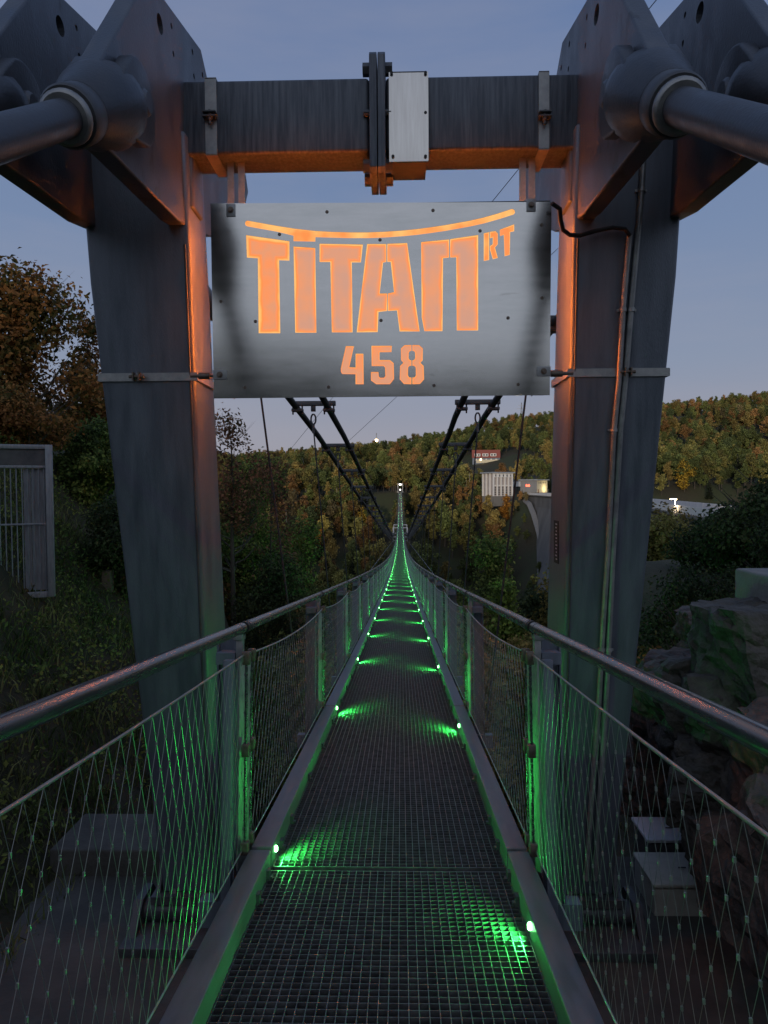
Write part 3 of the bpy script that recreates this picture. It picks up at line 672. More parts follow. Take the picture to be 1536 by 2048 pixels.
cap1 = [(1024 + 6 * math.cos(a), 424 + 6 * math.sin(a)) for a in np.linspace(R(-100), R(60), 6)]
letters['cable_stroke'] = up_[1:-1] + cap1 + lo2[::-1][1:-1] + cap0
# steel face: outline with the letters cut right through, filled as a 2D curve
cu = bpy.data.curves.new('face', 'CURVE'); cu.dimensions = '2D'; cu.fill_mode = 'BOTH'; cu.extrude = .002
def spl(pts):
    s_ = cu.splines.new('POLY'); s_.points.add(len(pts) - 1); s_.use_cyclic_u = True
    for q, p in zip(s_.points, pts): q.co = (p[0], p[1], 0, 1)
spl(corners)
for k_, v_ in letters.items(): spl([sp(*p) for p in v_])
tmp = bpy.data.objects.new('tmp', cu); col.objects.link(tmp)
dg = bpy.context.evaluated_depsgraph_get(); fm = bpy.data.meshes.new_from_object(tmp.evaluated_get(dg)); bpy.data.objects.remove(tmp)
fm.transform(Matrix.Rotation(R(90), 4, 'X')); fm.materials.clear(); fm.materials.append(M['sign'])
link('face_plate', fm, sign)
# glowing acrylic letters, each its own part; a brighter rim is painted into their emission, standing in for edge lamps
def acrylic_mat():
    m, nt, p = nmat('orange_acrylic'); l = nt.links.new
    at_ = N(nt, 'ShaderNodeAttribute', attribute_type='GEOMETRY', attribute_name='rim')
    rp = N(nt, 'ShaderNodeValToRGB'); e = rp.color_ramp.elements
    e[0].position = 0; e[0].color = (.58, .285, .19, 1); e[1].position = 1; e[1].color = (1.0, .50, .14, 1)
    x = rp.color_ramp.elements.new(.35); x.color = (.73, .285, .135, 1)
    x = rp.color_ramp.elements.new(.7); x.color = (1.0, .25, .045, 1)
    nz = N(nt, 'ShaderNodeTexNoise', {'Scale': 5.0, 'Detail': 3}); l(N(nt, 'ShaderNodeTexCoord').outputs['Object'], nz.inputs['Vector'])
    ad = N(nt, 'ShaderNodeMath', operation='ADD'); sb = N(nt, 'ShaderNodeMapRange', {1: .3, 2: .7, 3: -.22, 4: .26}); l(nz.outputs[0], sb.inputs[0]); l(sb.outputs[0], ad.inputs[0]); l(at_.outputs['Fac'], ad.inputs[1])
    l(ad.outputs[0], rp.inputs[0]); l(rp.outputs[0], p.inputs['Emission Color']); p.inputs['Emission Strength'].default_value = 1.0
    p.inputs['Base Color'].default_value = (.12, .10, .09, 1); p.inputs['Roughness'].default_value = .3
    return m
M['acrylic'] = acrylic_mat()
for k_, v_ in letters.items():
    pts = [sp(*p) for p in v_]
    b = bmesh.new(); vs = [b.verts.new((x, .004, z)) for x, z in pts]; f = b.faces.new(vs)
    bmesh.ops.recalc_face_normals(b, faces=b.faces); b.normal_update()
    if b.faces[:][0].normal.y > 0: bmesh.ops.reverse_faces(b, faces=b.faces[:])
    lay = b.verts.layers.float.new('rim')
    for v in b.verts: v[lay] = 1.0
    top = .25 if not k_.startswith('digit') else .18
    big = k_.startswith('letter') and k_ not in ('letter_r', 'letter_r.', 'letter_t..')
    steps = ((.003, .90), (.008, .5), (.022, .06)) if big else ((.0025, .85), (.005, .62)) if not k_.startswith('digit') else ((.003, .62), (.006, .3))
    face = b.faces[:][0]
    for th, val in steps:
        prev = max(v[lay] for v in face.verts)
        bmesh.ops.inset_region(b, faces=[face], thickness=th, use_even_offset=True, use_boundary=True)
        inner = set(face.verts); ringv = {v for f_ in b.faces if f_ is not face and any(w_ in inner for w_ in f_.verts) for v in f_.verts}
        for v in ringv - inner: v[lay] = prev
        for v in inner: v[lay] = val
    if k_ == 'cable_stroke':
        for v in b.verts: v[lay] = max(v[lay], .8)
    if big:                                      # glow painted brighter towards the top of the letters
        for v in b.verts: v[lay] = min(1, v[lay] + max(0, (v.co.z - sp(700, 560)[1]) * .55))
    if k_ in ('letter_t',):
        for v in b.verts: v[lay] = min(1, v[lay] + .28)
    bmesh.ops.triangulate(b, faces=[q for q in b.faces if len(q.verts) > 4])
    me = bpy.data.meshes.new(k_.rstrip('.')); b.to_mesh(me); b.free(); me.materials.append(M['acrylic'])
    link(k_.rstrip('.'), me, sign)
# light box behind the face: back panel and lamp strips set back from the edge
(x0, z1), (x1, _), (_, z0), _ = corners
q = MB(); q.box(((x0 + x1) / 2, .030, (z0 + z1) / 2), (x1 - x0 - .006, .006, z1 - z0 - .006)); q.build('back_panel', M['dark'], sign)
q = MB(); inset = .030
q.box(((x0 + x1) / 2, .13, z1 - .040), (x1 - x0 - .16, .010, .005)); q.box(((x0 + x1) / 2, .20, z0 + .062), (x1 - x0 - .22, .014, .005))
for xx in (-.6, .6): q.box((xx, .075, z1 - .040), (.02, .09, .010), mi=1); q.box((xx, .11, z0 + .062), (.02, .16, .010), mi=1)
q.box((x0 + .068, .235, (z0 + z1) / 2 + .03), (.012, .030, z1 - z0 - .10)); q.box((x1 - .068, .235, (z0 + z1) / 2 + .03), (.012, .030, z1 - z0 - .10))
for xx in (x0 + .068, x1 - .068): q.box((xx, .125, z1 - .2), (.010, .19, .02), mi=1); q.box((xx, .125, z0 + .2), (.010, .19, .02), mi=1)
q.build('lamp_strip', [M['orange_led'], M['dark']], sign)
q = MB()
for xx, e in ((x0, 1), (x1, -1)): q.box((xx + e * .036, .212, (z0 + z1) / 2 - .09), (.062, .003, z1 - z0 - .23)); q.box((xx + e * .079, .235, (z0 + z1) / 2), (.004, .05, z1 - z0 - .05))
q.build('lamp_shield', M['dark'], sign)  # added unseen shields keeping the side strips' light off the outer head plates
for px, py in ((654, 424), (866, 421), (442, 603), (1084, 596), (511, 643), (1016, 636), (490, 775), (657, 774), (868, 771), (1036, 769), (762, 641), (559, 469), (760, 480), (960, 462), (1083, 450)):
    x, z = sp(px, py); q = MB(); q.tube([(x, -.002, z), (x, -.009, z)], [.0115, .009], 10); q.build('screw', M['rust'], sign)
for px, py, w, h_ in ((462, 421, .058, .080), (1062, 411, .058, .080), (440, 750, .088, .062), (1087, 743, .088, .062)):
    x, z = sp(px, py); q = MB(); q.box((x, -.006, z), (w, .005, h_)); br = q.build('bracket', M['galv'], sign, bevel=.0015)
    q = MB(); q.tube([(x, -.008, z), (x, -.024, z)], .013, 6, smooth=False); q.tube([(x, -.008, z), (x, -.012, z)], .020, 14); q.build('bracket_bolt', M['rust'], br)
for px in (452, 474, 1052, 1071):                 # hangers from the beam straps
    a = at(px, 330, 4.74); x = a.x - SG.x; q = MB(); q.box((x, .27, (bb + .02 - SG.z + z1 - .12) / 2), (.045, .006, bb + .02 - SG.z - z1 + .12)); q.build('hanger_strip', M['galv'], sign)
for s_, px in ((-1, 408), (1, 1118)):             # turnbuckles to the band clamps
    x, z = sp(px, 750 if s_ < 0 else 745); q = MB(); q.tube([(x - .10, .04, z), (x + .10, .04, z)], .010, 8); q.tube([(x - .045, .04, z), (x + .03, .04, z)], .022, 8); q.build('turnbuckle', M['rust'], sign)

# ------------------------------------------------------------------ ground works beside the portal
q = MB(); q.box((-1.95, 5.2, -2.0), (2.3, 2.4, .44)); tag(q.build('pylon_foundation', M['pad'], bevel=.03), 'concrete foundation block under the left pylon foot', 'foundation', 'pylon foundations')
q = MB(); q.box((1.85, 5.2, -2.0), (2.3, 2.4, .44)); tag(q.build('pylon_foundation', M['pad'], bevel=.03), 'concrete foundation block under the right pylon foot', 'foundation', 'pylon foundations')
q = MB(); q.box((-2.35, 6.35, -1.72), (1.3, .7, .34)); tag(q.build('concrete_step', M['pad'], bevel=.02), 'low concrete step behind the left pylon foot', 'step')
# two cabinets on the right
def cabinet(name, label, px, py, Y, w, d, h, lidmat, bodymat):
    c = at(px, py, Y); t = empty(name, (c.x, c.y, c.z - h)); tag(t, label, 'utility box', 'utility boxes by the right pylon')
    b = MB(); b.box((0, 0, h / 2 - .01), (w - .03, d - .03, h - .02)); b.build('body', bodymat, t, bevel=.01)
    b = MB(); b.box((0, 0, h + .012), (w, d, .03)); lid = b.build('lid', lidmat, t, bevel=.008)
    b = MB(); b.tube([(-.03, -.02, h + .04), (.03, -.02, h + .04)], .006, 6); b.build('handle', M['dark'], lid)
cabinet('utility_box', 'pale flat-lidded utility box, the one farther from the camera', 1336, 1662, 6.36, .52, .44, .36, M['lid_white'], M['dark'])
cabinet('utility_box', 'weathered grey utility box with rounded lid, nearest the camera', 1362, 1742, 5.72, .62, .50, .36, M['lid_grey'], M['lid_grey'])
# barred gate on the left bank
g0, g1 = at(-150, 1180, 9.0), at(108, 1160, 9.6)
gate = empty('barred_gate', (g0.x, g0.y, g0.z)); tag(gate, 'pale galvanised barred gate beside a sheet panel on the left bank', 'gate')
dv = (g1 - g0); dv.z = 0; Lg = dv.length; az = math.atan2(dv.y, dv.x); gh = at(105, 890, 9.6).z - g1.z
gate.rotation_euler = (0, 0, az); gate.location.z = g1.z - .22; gh += .22
q = MB()
q.box((Lg / 2, 0, gh - .03), (Lg, .06, .06)); q.box((Lg / 2, 0, gh - .30), (Lg, .04, .04)); q.box((Lg / 2, 0, .03), (Lg, .06, .08)); q.box((Lg / 2, 0, gh * .48), (Lg, .02, .025)); q.box((Lg - .03, -.012, gh / 2), (.09, .09, gh))
q.build('gate_frame', M['gate'], gate, bevel=.006)
q = MB(); q.box((Lg / 2, 0, gh - .165), (Lg - .1, .012, .22)); q.build('header_plate', M['dark'], gate)
nb = int(Lg / .068)
bm_ = MB(); bm_.tube([(0, 0, .06), (0, 0, gh - .30)], .0085, 8); bme = bm_.mesh('bar', M['gate'])
for i in range(nb): link('bar', bme, gate, (.06 + i * .068, 0, 0))
for i in range(3):
    q = MB(); q.box((Lg - .31 + i * .092, .05 + .006 * (i % 2), gh / 2 - .12), (.088, .012, gh - .42)); q.build('sheet_panel', M['gate'], gate)
# boulder wall and concrete block on the right
bw = empty('boulder_wall', (3.2, 5.5, -1.6)); tag(bw, 'dry wall of big rough quarry boulders on the right bank', 'boulder wall')
def boulder(seed, size, loc, rot, parent, name='boulder'):
    b = bmesh.new(); bmesh.ops.create_cube(b, size=1); bmesh.ops.subdivide_edges(b, edges=b.edges, cuts=16, use_grid_fill=True)
    r_ = np.random.default_rng(seed); ph = r_.random(9) * 6.28; r0 = r_.random(3); cutn = [Vector(r_.normal(size=3)).normalized() for _ in range(6)]; cutd = .47 + r_.random(6) * .18
    for v in b.verts:
        p = v.co.copy()
        p += Vector((p.y * (r0[0] - .5), p.z * (r0[1] - .5), p.x * (r0[2] - .5))) * .35
        for n_, d_ in zip(cutn, cutd):
            e = p.dot(n_) - d_
            if e > 0: p -= n_ * e * .95
        o3 = Vector((seed * 3.7, seed * 1.3, 0)); dn = p.normalized()
        p += dn * (noise.fractal(p * 2.2 + o3, .8, 2.1, 3) * .060 + noise.fractal(p * 7 + o3, .7, 2.2, 4) * .030 - max(0, .16 - abs(noise.noise(p * 3.1 + o3))) * .32)
        v.co = Vector((p.x * size[0], p.y * size[1], p.z * size[2]))
    me = bpy.data.meshes.new(name); b.to_mesh(me); b.free(); me.materials.append(M['stone'])
    return link(name, me, parent, loc, rot)
bl = [  # px, py of the centre, depth Y, size x, y, z
 (1560, 1310, 5.6, .95, .9, .62), (1400, 1390, 6.2, .85, .9, .55), (1530, 1460, 5.6, 1.0, .8, .60), (1365, 1510, 7.0, .80, .8, .55), (1470, 1560, 5.6, .8, .8, .48), (1590, 1600, 5.2, .8, .8, .6), (1330, 1570, 7.2, .72, .7, .5),
 (1470, 1660, 6.2, .7, .7, .45), (1530, 1720, 5.0, .8, .8, .5), (1650, 1540, 4.8, .9, 1.0, .7), (1650, 1740, 4.2, .9, 1.0, .8), (1480, 1275, 6.9, .9, .8, .5), (1345, 1425, 6.9, .7, .7, .55), (1500, 1390, 6.1, .9, .8, .55), (1440, 1480, 6.1, .8, .8, .5), (1410, 1590, 6.9, .8, .7, .5)]
for i, (px, py, Y, sx, sy, sz) in enumerate(bl):
    c = at(px, py, Y); boulder(100 + i, (sx * 1.2, sy, sz * 1.3), (c.x - 3.2, c.y - 5.5, c.z + 1.6), (random.uniform(-.1, .1), random.uniform(-.12, .12), random.uniform(-.3, .3)), bw)
c = at(1590, 1190, 5.9); q = MB(); q.box((c.x, c.y + .1, c.z - .02), (.62, .6, .40)); tag(q.build('concrete_block', M['concrete'], bevel=.025), 'square grey concrete block on top of the boulder wall', 'concrete block')
# short post by the left bushes
c = on_ground(216, 1178, 5.0, 40.0); q = MB(); q.box((0, 0, .10), (.15, .15, .42)); tag(q.build('wooden_post', M['wood'], loc=(c.x, c.y, c.z), bevel=.01), 'short cut wooden post by the left bushes', 'post')

# ------------------------------------------------------------------ far end of the bridge
yE = Y0 + NST * SP; zE = deck_z(yE)
fp = empty('far_portal', (0, yE, zE - 1)); tag(fp, 'small distant portal lit white at the far end of the bridge', 'portal')
for s in (-1, 1):
    q = MB(); q.box((s * 1.45, 0, 2.6), (.5, .5, 7.6)); q.build('pylon_column', M['white'], fp)
q = MB(); q.box((0, 0, 5.6), (3.2, .4, .5)); q.build('cross_beam', M['galv'], fp)
q = MB(); q.box((0, -.3, 5.5), (1.2, .1, .8)); q.build('lit_sign', M['white_lamp'], fp)
q = MB(); q.box((0, -.35, 2.2), (.6, .1, .7)); q.build('lamp', M['white_lamp'], fp)
q = MB(); q.box((0, 8, -.5), (5, 14, 3)); q.build('abutment', M['concrete'], fp)
# ------------------------------------------------------------------ dam
dam = empty('dam', (60, 260, -100)); tag(dam, 'curved grey concrete dam wall closing the valley on the right', 'dam')
ys = np.linspace(70, 436, 90); CZ = -2.6
def dpt(y, off, z): return (float(dam_x(y)) + off - 60, y - 260, z + 100)
q = MB(); V = []; ring = [(-26, -100), (-2.5, -9), (-2.5, CZ - 1.0), (-3.4, CZ - .5), (-3.4, CZ), (5.4, CZ), (5.4, CZ - 1.2), (3.5, CZ - 3), (3.5, -100)]
n = len(ring)
for y in ys: V += [dpt(y, o, z) for o, z in ring]
q.add(V, [(i * n + k, i * n + (k + 1) % n, (i + 1) * n + (k + 1) % n, (i + 1) * n + k) for i in range(len(ys) - 1) for k in range(n)]); q.build('wall', M['dam'], dam, fix=True)
q = MB(); V = []
for y in ys: V += [dpt(y, -2.4, CZ + .012), dpt(y, 4.4, CZ + .012)]
q.add(V, [(2 * i, 2 * i + 1, 2 * i + 3, 2 * i + 2) for i in range(len(ys) - 1)]); q.build('crest_road', M['road'], dam)
for off, nm in ((-3.0, 'railing'), (5.0, 'parapet')):
    for seg in range(30):
        ya, yb = 70 + seg * 12.2, 70 + (seg + 1) * 12.2 - .25; q = MB()
        p0, p1 = Vector(dpt(ya, off, CZ)), Vector(dpt(yb, off, CZ)); up3 = Vector((0, 0, 1.15)); sd_ = Vector((.14, 0, 0))
        if nm == 'parapet': q.hexa([p0 - sd_, p0 + sd_, p1 + sd_, p1 - sd_, p0 - sd_ + up3, p0 + sd_ + up3, p1 + sd_ + up3, p1 - sd_ + up3])
        else:
            for t in np.linspace(0, 1, 9):
                c = p0.lerp(p1, t); q.box(c + Vector((0, 0, .55)), (.14, .16, 1.1))
            for hz in (.45, 1.12): q.hexa([p0 + Vector((-.05, 0, hz - .06)), p0 + Vector((.05, 0, hz - .06)), p1 + Vector((.05, 0, hz - .06)), p1 + Vector((-.05, 0, hz - .06)), p0 + Vector((-.05, 0, hz + .06)), p0 + Vector((.05, 0, hz + .06)), p1 + Vector((.05, 0, hz + .06)), p1 + Vector((-.05, 0, hz + .06))])
            a0, a1 = p0 + Vector((0, 0, .1)), p1 + Vector((0, 0, .1)); q.hexa([a0 - sd_ * .3, a0 + sd_ * .3, a1 + sd_ * .3, a1 - sd_ * .3, a0 - sd_ * .3 + up3 * .8, a0 + sd_ * .3 + up3 * .8, a1 + sd_ * .3 + up3 * .8, a1 - sd_ * .3 + up3 * .8])
        q.build(nm, M['white'], dam)
# abutment coping: the kerb that follows the hillside against the wall
q = MB(); pts = [Vector((float(dam_x(v)) - 5.0, v, w_)) for v, w_ in ((425, -6), (400, -8), (385, -13), (370, -20), (355, -28), (335, -35), (312, -42))]
q.tube([p + Vector((0, 0, 0)) for p in pts], 1.6, 6, smooth=False); q.v = [(a - 60, b_ - 260, c + 100) for a, b_, c in q.v]; q.build('abutment_coping', M['concrete'], dam)
def lamp_post(label, px, py_base, Y, h, power):
    c = at(px, py_base, Y); t = empty('street_lamp', (c.x, c.y, c.z)); tag(t, label, 'street lamp')
    q = MB(); q.tube([(0, 0, 0), (0, 0, h)], [.12, .07], 8); q.build('pole', M['white'], t)
    q = MB(); q.box((-.35, 0, h + .05), (1.1, .5, .16)); q.build('lamp_head', M['galv'], t)
    q = MB(); q.box((-.35, 0, h - .06), (1.0, .42, .05)); q.build('lamp_glass', M['warm_lamp'], t)
    ld = bpy.data.lights.new('street_light', 'POINT'); ld.energy = power; ld.color = (1, .74, .42); ld.shadow_soft_size = .3
    o = bpy.data.objects.new('street_light', ld); col.objects.link(o); o.parent = t; o.location = (-.35, 0, h - .5)
yl = 110.0
lamp_post('lit street lamp on the dam crest right of the right pylon', 1351, 1026, 116, 2.3, 500)

# ------------------------------------------------------------------ buildings beyond the dam
def facade_box(b, w, d, h, z=0, mi=0): b.box((0, 0, z + h / 2), (w, d, h), mi=mi)
# intake tower with white ribs
c = at(995, 992, 428); tw = empty('intake_tower', (c.x, c.y, c.z)); tw.rotation_euler = (0, 0, R(28)); tag(tw, 'white ribbed intake tower with flat roof at the end of the dam', 'tower building')
sc_ = 428 / FPX; Wt, Dt, Ht = 44 * sc_ * 1.02, 30 * sc_ * 1.2, 45 * sc_
q = MB(); q.box((0, 0, Ht / 2 - 3), (Wt - .8, Dt - .8, Ht + 6)); q.build('wall', M['pinkish'], tw)
q = MB(); q.box((0, 0, Ht + .35), (Wt + 2.6, Dt + 2.6, .7)); q.build('roof', M['roofgrey'], tw)
q = MB(); q.box((0, 0, -3), (Wt + .6, Dt + .6, 6)); q.build('plinth', M['dam'], tw)
for i in range(6):
    x = -Wt / 2 + Wt * i / 5; q = MB(); q.box((x, -Dt / 2, Ht / 2), (.62, .9, Ht)); q.build('rib', M['white'], tw)
for i in range(1, 4):
    y = -Dt / 2 + Dt * i / 3; q = MB(); q.box((-Wt / 2, y, Ht / 2), (.9, .62, Ht)); q.build('rib', M['white'], tw)
q = MB(); q.box((0, -Dt / 2 - .05, Ht - 1.3), (Wt, .75, 2.2)); q.build('frieze', M['white'], tw)
for i in range(5):
    x = -Wt / 2 + Wt * (i + .5) / 5
    q = MB(); q.box((x, -Dt / 2 - .45, Ht - 1.4), (.7, .12, 1.3)); q.build('window', M['glass'], tw)
    q = MB(); q.box((x, -Dt / 2 + .33, Ht * .47), (1.9, .1, .5)); q.build('band', M['white'], tw)
    for k in range(5):
        q = MB(); q.box((x, -Dt / 2 + .36, Ht * .08 + k * Ht * .075), (1.5, .12, .55)); q.build('window', M['glass'], tw)
# service building with lit wall
c = at(1068, 985, 440); sb_ = empty('service_building', (c.x, c.y, c.z)); sb_.rotation_euler = (0, 0, R(52)); tag(sb_, 'low flat-roofed building with a glowing red sign and lit cream wall', 'building')
k2 = 440 / FPX; bh = 24 * k2
q = MB(); q.box((0, 0, bh / 2), (14, 11, bh)); q.build('wall', M['cream'], sb_)
q = MB(); q.box((-7.05, 0, bh / 2), (.12, 11.1, bh - .1)); q.build('grey_gable', M['wallgrey'], sb_)
q = MB(); q.box((0, 0, bh + .3), (16, 13, .6)); q.build('roof', M['roofgrey'], sb_)
for i in range(5):
    q = MB(); q.box((-4.2 + i * 2.0, -5.52, bh - 1.5), (.5, .1, .9)); q.build('window', M['glass'], sb_)
q = MB(); q.box((-5.0, -5.52, 1.0), (1.0, .1, 2.0)); q.build('door', M['roofred'], sb_)
q = MB()
q.box((-7.16, 0.4, bh * .55), (.1, 2.6, .9)); q.box((-7.16, 1.3, bh * .55 + .6), (.1, .7, .7)); q.box((-7.16, -.3, bh * .55 + .6), (.1, .7, .7)); q.build('red_sign', M['red_sign'], sb_)
ld = bpy.data.lights.new('wall_light', 'POINT'); ld.energy = 900; ld.color = (1, .80, .42); ld.shadow_soft_size = .3
o = bpy.data.objects.new('wall_light', ld); col.objects.link(o); o.parent = sb_; o.location = (2.5, -8.2, 2.2)
q = MB(); q.box((2.5, -8.6, .9), (.25, .25, 1.8)); q.box((2.5, -8.5, 2.0), (.5, .3, .4)); q.build('wall_washer', M['dark'], sb_)
# little white hut
c = at(1036, 972, 470); q = MB(); q.box((0, 0, 1.4), (6, 4, 3.4)); hut = empty('hut', (c.x, c.y, c.z)); tag(hut, 'tiny white hut between the intake tower and the low building', 'hut'); q.build('wall', M['white'], hut)
q = MB(); q.box((0, 0, 3.2), (6.6, 4.6, .25)); q.build('roof', M['roofgrey'], hut)
# red-roofed house on the hillside
c = on_ground(972, 925, 560); ks = c.y / FPX
ho = empty('hillside_house', (c.x, c.y, c.z)); ho.rotation_euler = (0, 0, R(-4)); tag(ho, 'long house with steep red tiled roof on the far hillside', 'house')
w = 54 * ks; h1 = 9 * ks; h2 = 19 * ks; dd = 9 * ks * 1.6
q = MB(); q.box((0, 0, h1 / 2 - 2), (w, dd, h1 + 4)); q.build('wall', M['slate'], ho)
q = MB(); q.box((1, -dd / 2 - .2, 1), (w * .8, .5, 3)); q.build('plinth', M['cream'], ho)
q = MB(); q.prism([(-dd / 2 - .6, h1), (dd / 2 + .6, h1), (0, h1 + h2 * .85)], -w / 2 - .4, w / 2 + .4, 'x'); rf = q.build('roof', M['roofred'], ho, fix=True)
for i in range(3):
    x = (-.32 + i * .29) * w; q = MB(); q.box((x, -dd * .33, h1 + h2 * .30), (5.5, 3.2, 2.6)); q.build('dormer', M['white'], rf)
    for e in (-1.3, 1.3):
        q = MB(); q.box((x + e, -dd * .33 - 1.63, h1 + h2 * .30), (1.5, .1, 1.5)); q.build('dormer_window', M['glass'], rf)
for i in range(5):
    q = MB(); q.box(((-.36 + i * .18) * w, -dd / 2 - .06, h1 * .55), (1.4, .1, 1.8)); q.build('window', M['white'], ho)
q = MB(); q.box((-w * .2, -dd / 2 - .6, 2.6), (.8, .4, .8)); q.build('porch_lamp', M['warm_lamp'], ho)
# lattice mast and radio mast on the skyline
def mast(label, name, px, pyb, pyt, Y, lit=None):
    b0, t0 = at(px, pyb, Y), at(px, pyt, Y); h = t0.z - b0.z; t = empty(name, (b0.x, b0.y, b0.z - 20)); tag(t, label, 'mast')
    hh = h + 20; q = MB(); w0 = hh * .055
    for sx in (-1, 1):
        for sy in (-1, 1): q.tube([(sx * w0, sy * w0, 0), (sx * .25, sy * .25, hh)], .22, 4, smooth=False)
    for i in range(8):
        z = hh * i / 8; z2 = hh * (i + 1) / 8; a = w0 * (1 - i / 8) + .2; b2 = w0 * (1 - (i + 1) / 8) + .2
        q.tube([(-a, -a, z), (b2, -b2, z2)], .13, 4, smooth=False); q.tube([(a, -a, z), (-b2, -b2, z2)], .13, 4, smooth=False)
    q.build('lattice', M['galv'], t)
    if lit is None:
        q = MB()
        for f, L_ in ((.80, .22), (.90, .15)): q.box((0, 0, hh * f), (hh * L_ * 1.4, .4, .4))
        q.build('cross_arm', M['galv'], t)
    else:
        q = MB(); q.box((0, -w0, 22), (3, 1, 3)); q.build('warm_lamp', M['warm_lamp'], t)
mast('thin lattice pylon on the skyline above the red-roofed house', 'lattice_mast', 1043, 838, 805, 1000)
mast('small lamp-lit mast on the skyline left of the bridge end', 'lattice_mast', 753, 884, 866, 980, lit=1)
# zip-line wires crossing the sky
for i, (a, b_, lb) in enumerate(((at(1345, -40, 9.0), at(470, 1035, 420), 'thin zip-line wire passing over the right pylon head'), (at(1330, 300, 13.0), at(545, 1022, 420), 'thin zip-line wire passing behind the right edge of the sign'))):
    q = MB(); q.tube([a, a.lerp(b_, .02), a.lerp(b_, .06), a.lerp(b_, .15), a.lerp(b_, .4), b_], [.006, .008, .011, .016, .03, .05], 5)
    tag(q.build('zipline_wire', M['cable']), lb, 'wire', 'zip-line wires')

# ------------------------------------------------------------------ vegetation
def leaf_cloud(n, blobs, size, rg, flat=.6):
    """n small bent leaf-clump quads spread through a set of ellipsoid blobs (cx,cy,cz,rx,ry,rz)"""
    bl = np.array(blobs, float); vol = bl[:, 3] * bl[:, 4] * bl[:, 5]; idx = rg.choice(len(bl), n, p=vol / vol.sum())
    d = rg.normal(size=(n, 3)); d /= np.linalg.norm(d, axis=1)[:, None]; r = rg.random(n) ** .45
    c = bl[idx, :3] + d * bl[idx, 3:] * r[:, None] * (1 + rg.normal(size=n)[:, None] * .13)
    nrm = d * .8 + rg.normal(size=(n, 3)) * .7 + np.array([0, 0, .35]); nrm /= np.linalg.norm(nrm, axis=1)[:, None]
    a = np.cross(nrm, rg.normal(size=(n, 3))); a /= np.linalg.norm(a, axis=1)[:, None]; b = np.cross(nrm, a)
    s = size * (.55 + rg.random(n) * .9)
    a *= s[:, None] * .5; b *= s[:, None] * .5 * flat
    bend = nrm * (s * .16)[:, None]
    V = np.stack([c - a, c + b + bend, c + a, c - b + bend], 1).reshape(-1, 3)
    F = np.arange(4 * n).reshape(n, 4)
    return V, F
def trunk_geo(q, h, r, rg, branches, spread, z0=.25, lean=0.0):
    top = Vector((lean * h, 0, h)); pts = [Vector((lean * h * t + rg.normal() * r * .5 * (t > 0), rg.normal() * r * .5 * (t > 0), h * t)) for t in (0, .25, .5, .75, 1)]
    pts[0].z = -.6; q.tube(pts, [r * 1.25, r, r * .8, r * .5, r * .15], 7)
    tips = []
    for i in range(branches):
        t = z0 + (1 - z0) * (i + rg.random()) / branches; base = pts[0].lerp(pts[-1], t); an = rg.random() * 6.28; L_ = spread * (1.1 - .6 * t) * (.6 + .5 * rg.random())
        e1 = base + Vector((math.cos(an), math.sin(an), .45)) * L_ * .5; e2 = base + Vector((math.cos(an + .3), math.sin(an + .3), .8)) * L_
        rr = r * (1 - t) * .6 + .012; q.tube([base, e1, e2], [rr, rr * .6, rr * .2], 5); tips.append((e1, e2))
        for k in range(2):
            an2 = an + rg.normal() * .9; e3 = e1.lerp(e2, rg.random()) + Vector((math.cos(an2), math.sin(an2), .6)) * L_ * .4; q.tube([e1, e3], [rr * .5, rr * .12], 4)
    return tips
def crown_blobs(h, cr, rg, n=9, z0=.35):
    out = []
    for i in range(n):
        t = z0 + (1 - z0) * (i + .5) / n; wr = cr * math.sin(math.pi * min(.98, .22 + .72 * (t - z0) / (1 - z0))) ; an = rg.random() * 6.28; rr = wr * .62 * rg.random()
        s = cr * (.34 + .22 * rg.random()); out.append((math.cos(an) * rr, math.sin(an) * rr, h * t, s, s, s * .8))
    for i in range(n):
        an = 6.28 * i / n + rg.random() * .5; t = z0 + (1 - z0) * (.25 + .45 * rg.random()); rr = cr * (.6 + .25 * rg.random()); s = cr * (.20 + .18 * rg.random())
        out.append((math.cos(an) * rr, math.sin(an) * rr, h * t, s, s, s * .75))
    return out
def np_mesh(name, V, F, mats, mi=None):
    me = bpy.data.meshes.new(name); n = len(F)
    me.vertices.add(len(V)); me.vertices.foreach_set('co', np.asarray(V, np.float32).ravel()); me.loops.add(n * 4); me.loops.foreach_set('vertex_index', np.asarray(F, np.int32).ravel())
    me.polygons.add(n); me.polygons.foreach_set('loop_start', np.arange(0, n * 4, 4, dtype=np.int32)); me.update(calc_edges=True)
    for m_ in mats: me.materials.append(m_)
    return me
def tree(name, label, cat, loc, h, cr, leaves, size, mat, group=None, branches=12, tr=.12, z0=.35, nb=9, seed=1, bark='bark', lean=0.0, squash=1.0):
    rg = np.random.default_rng(seed); t = empty(name, loc); tag(t, label, cat, group)
    q = MB(); trunk_geo(q, h * .93, tr, rg, branches, cr * 1.0, z0 * .7, lean); q.build('trunk', M[bark], t)
    bl = crown_blobs(h, cr, rg, nb, z0); bl = [(a + lean * c * .8, b_, c, d, e, f) for a, b_, c, d, e, f in bl]
    V, F = leaf_cloud(leaves, bl, size, rg); link('crown', np_mesh('crown', V, F, [M[mat]]), t)
    return t
def gz(x, y): return float(H(x, y))
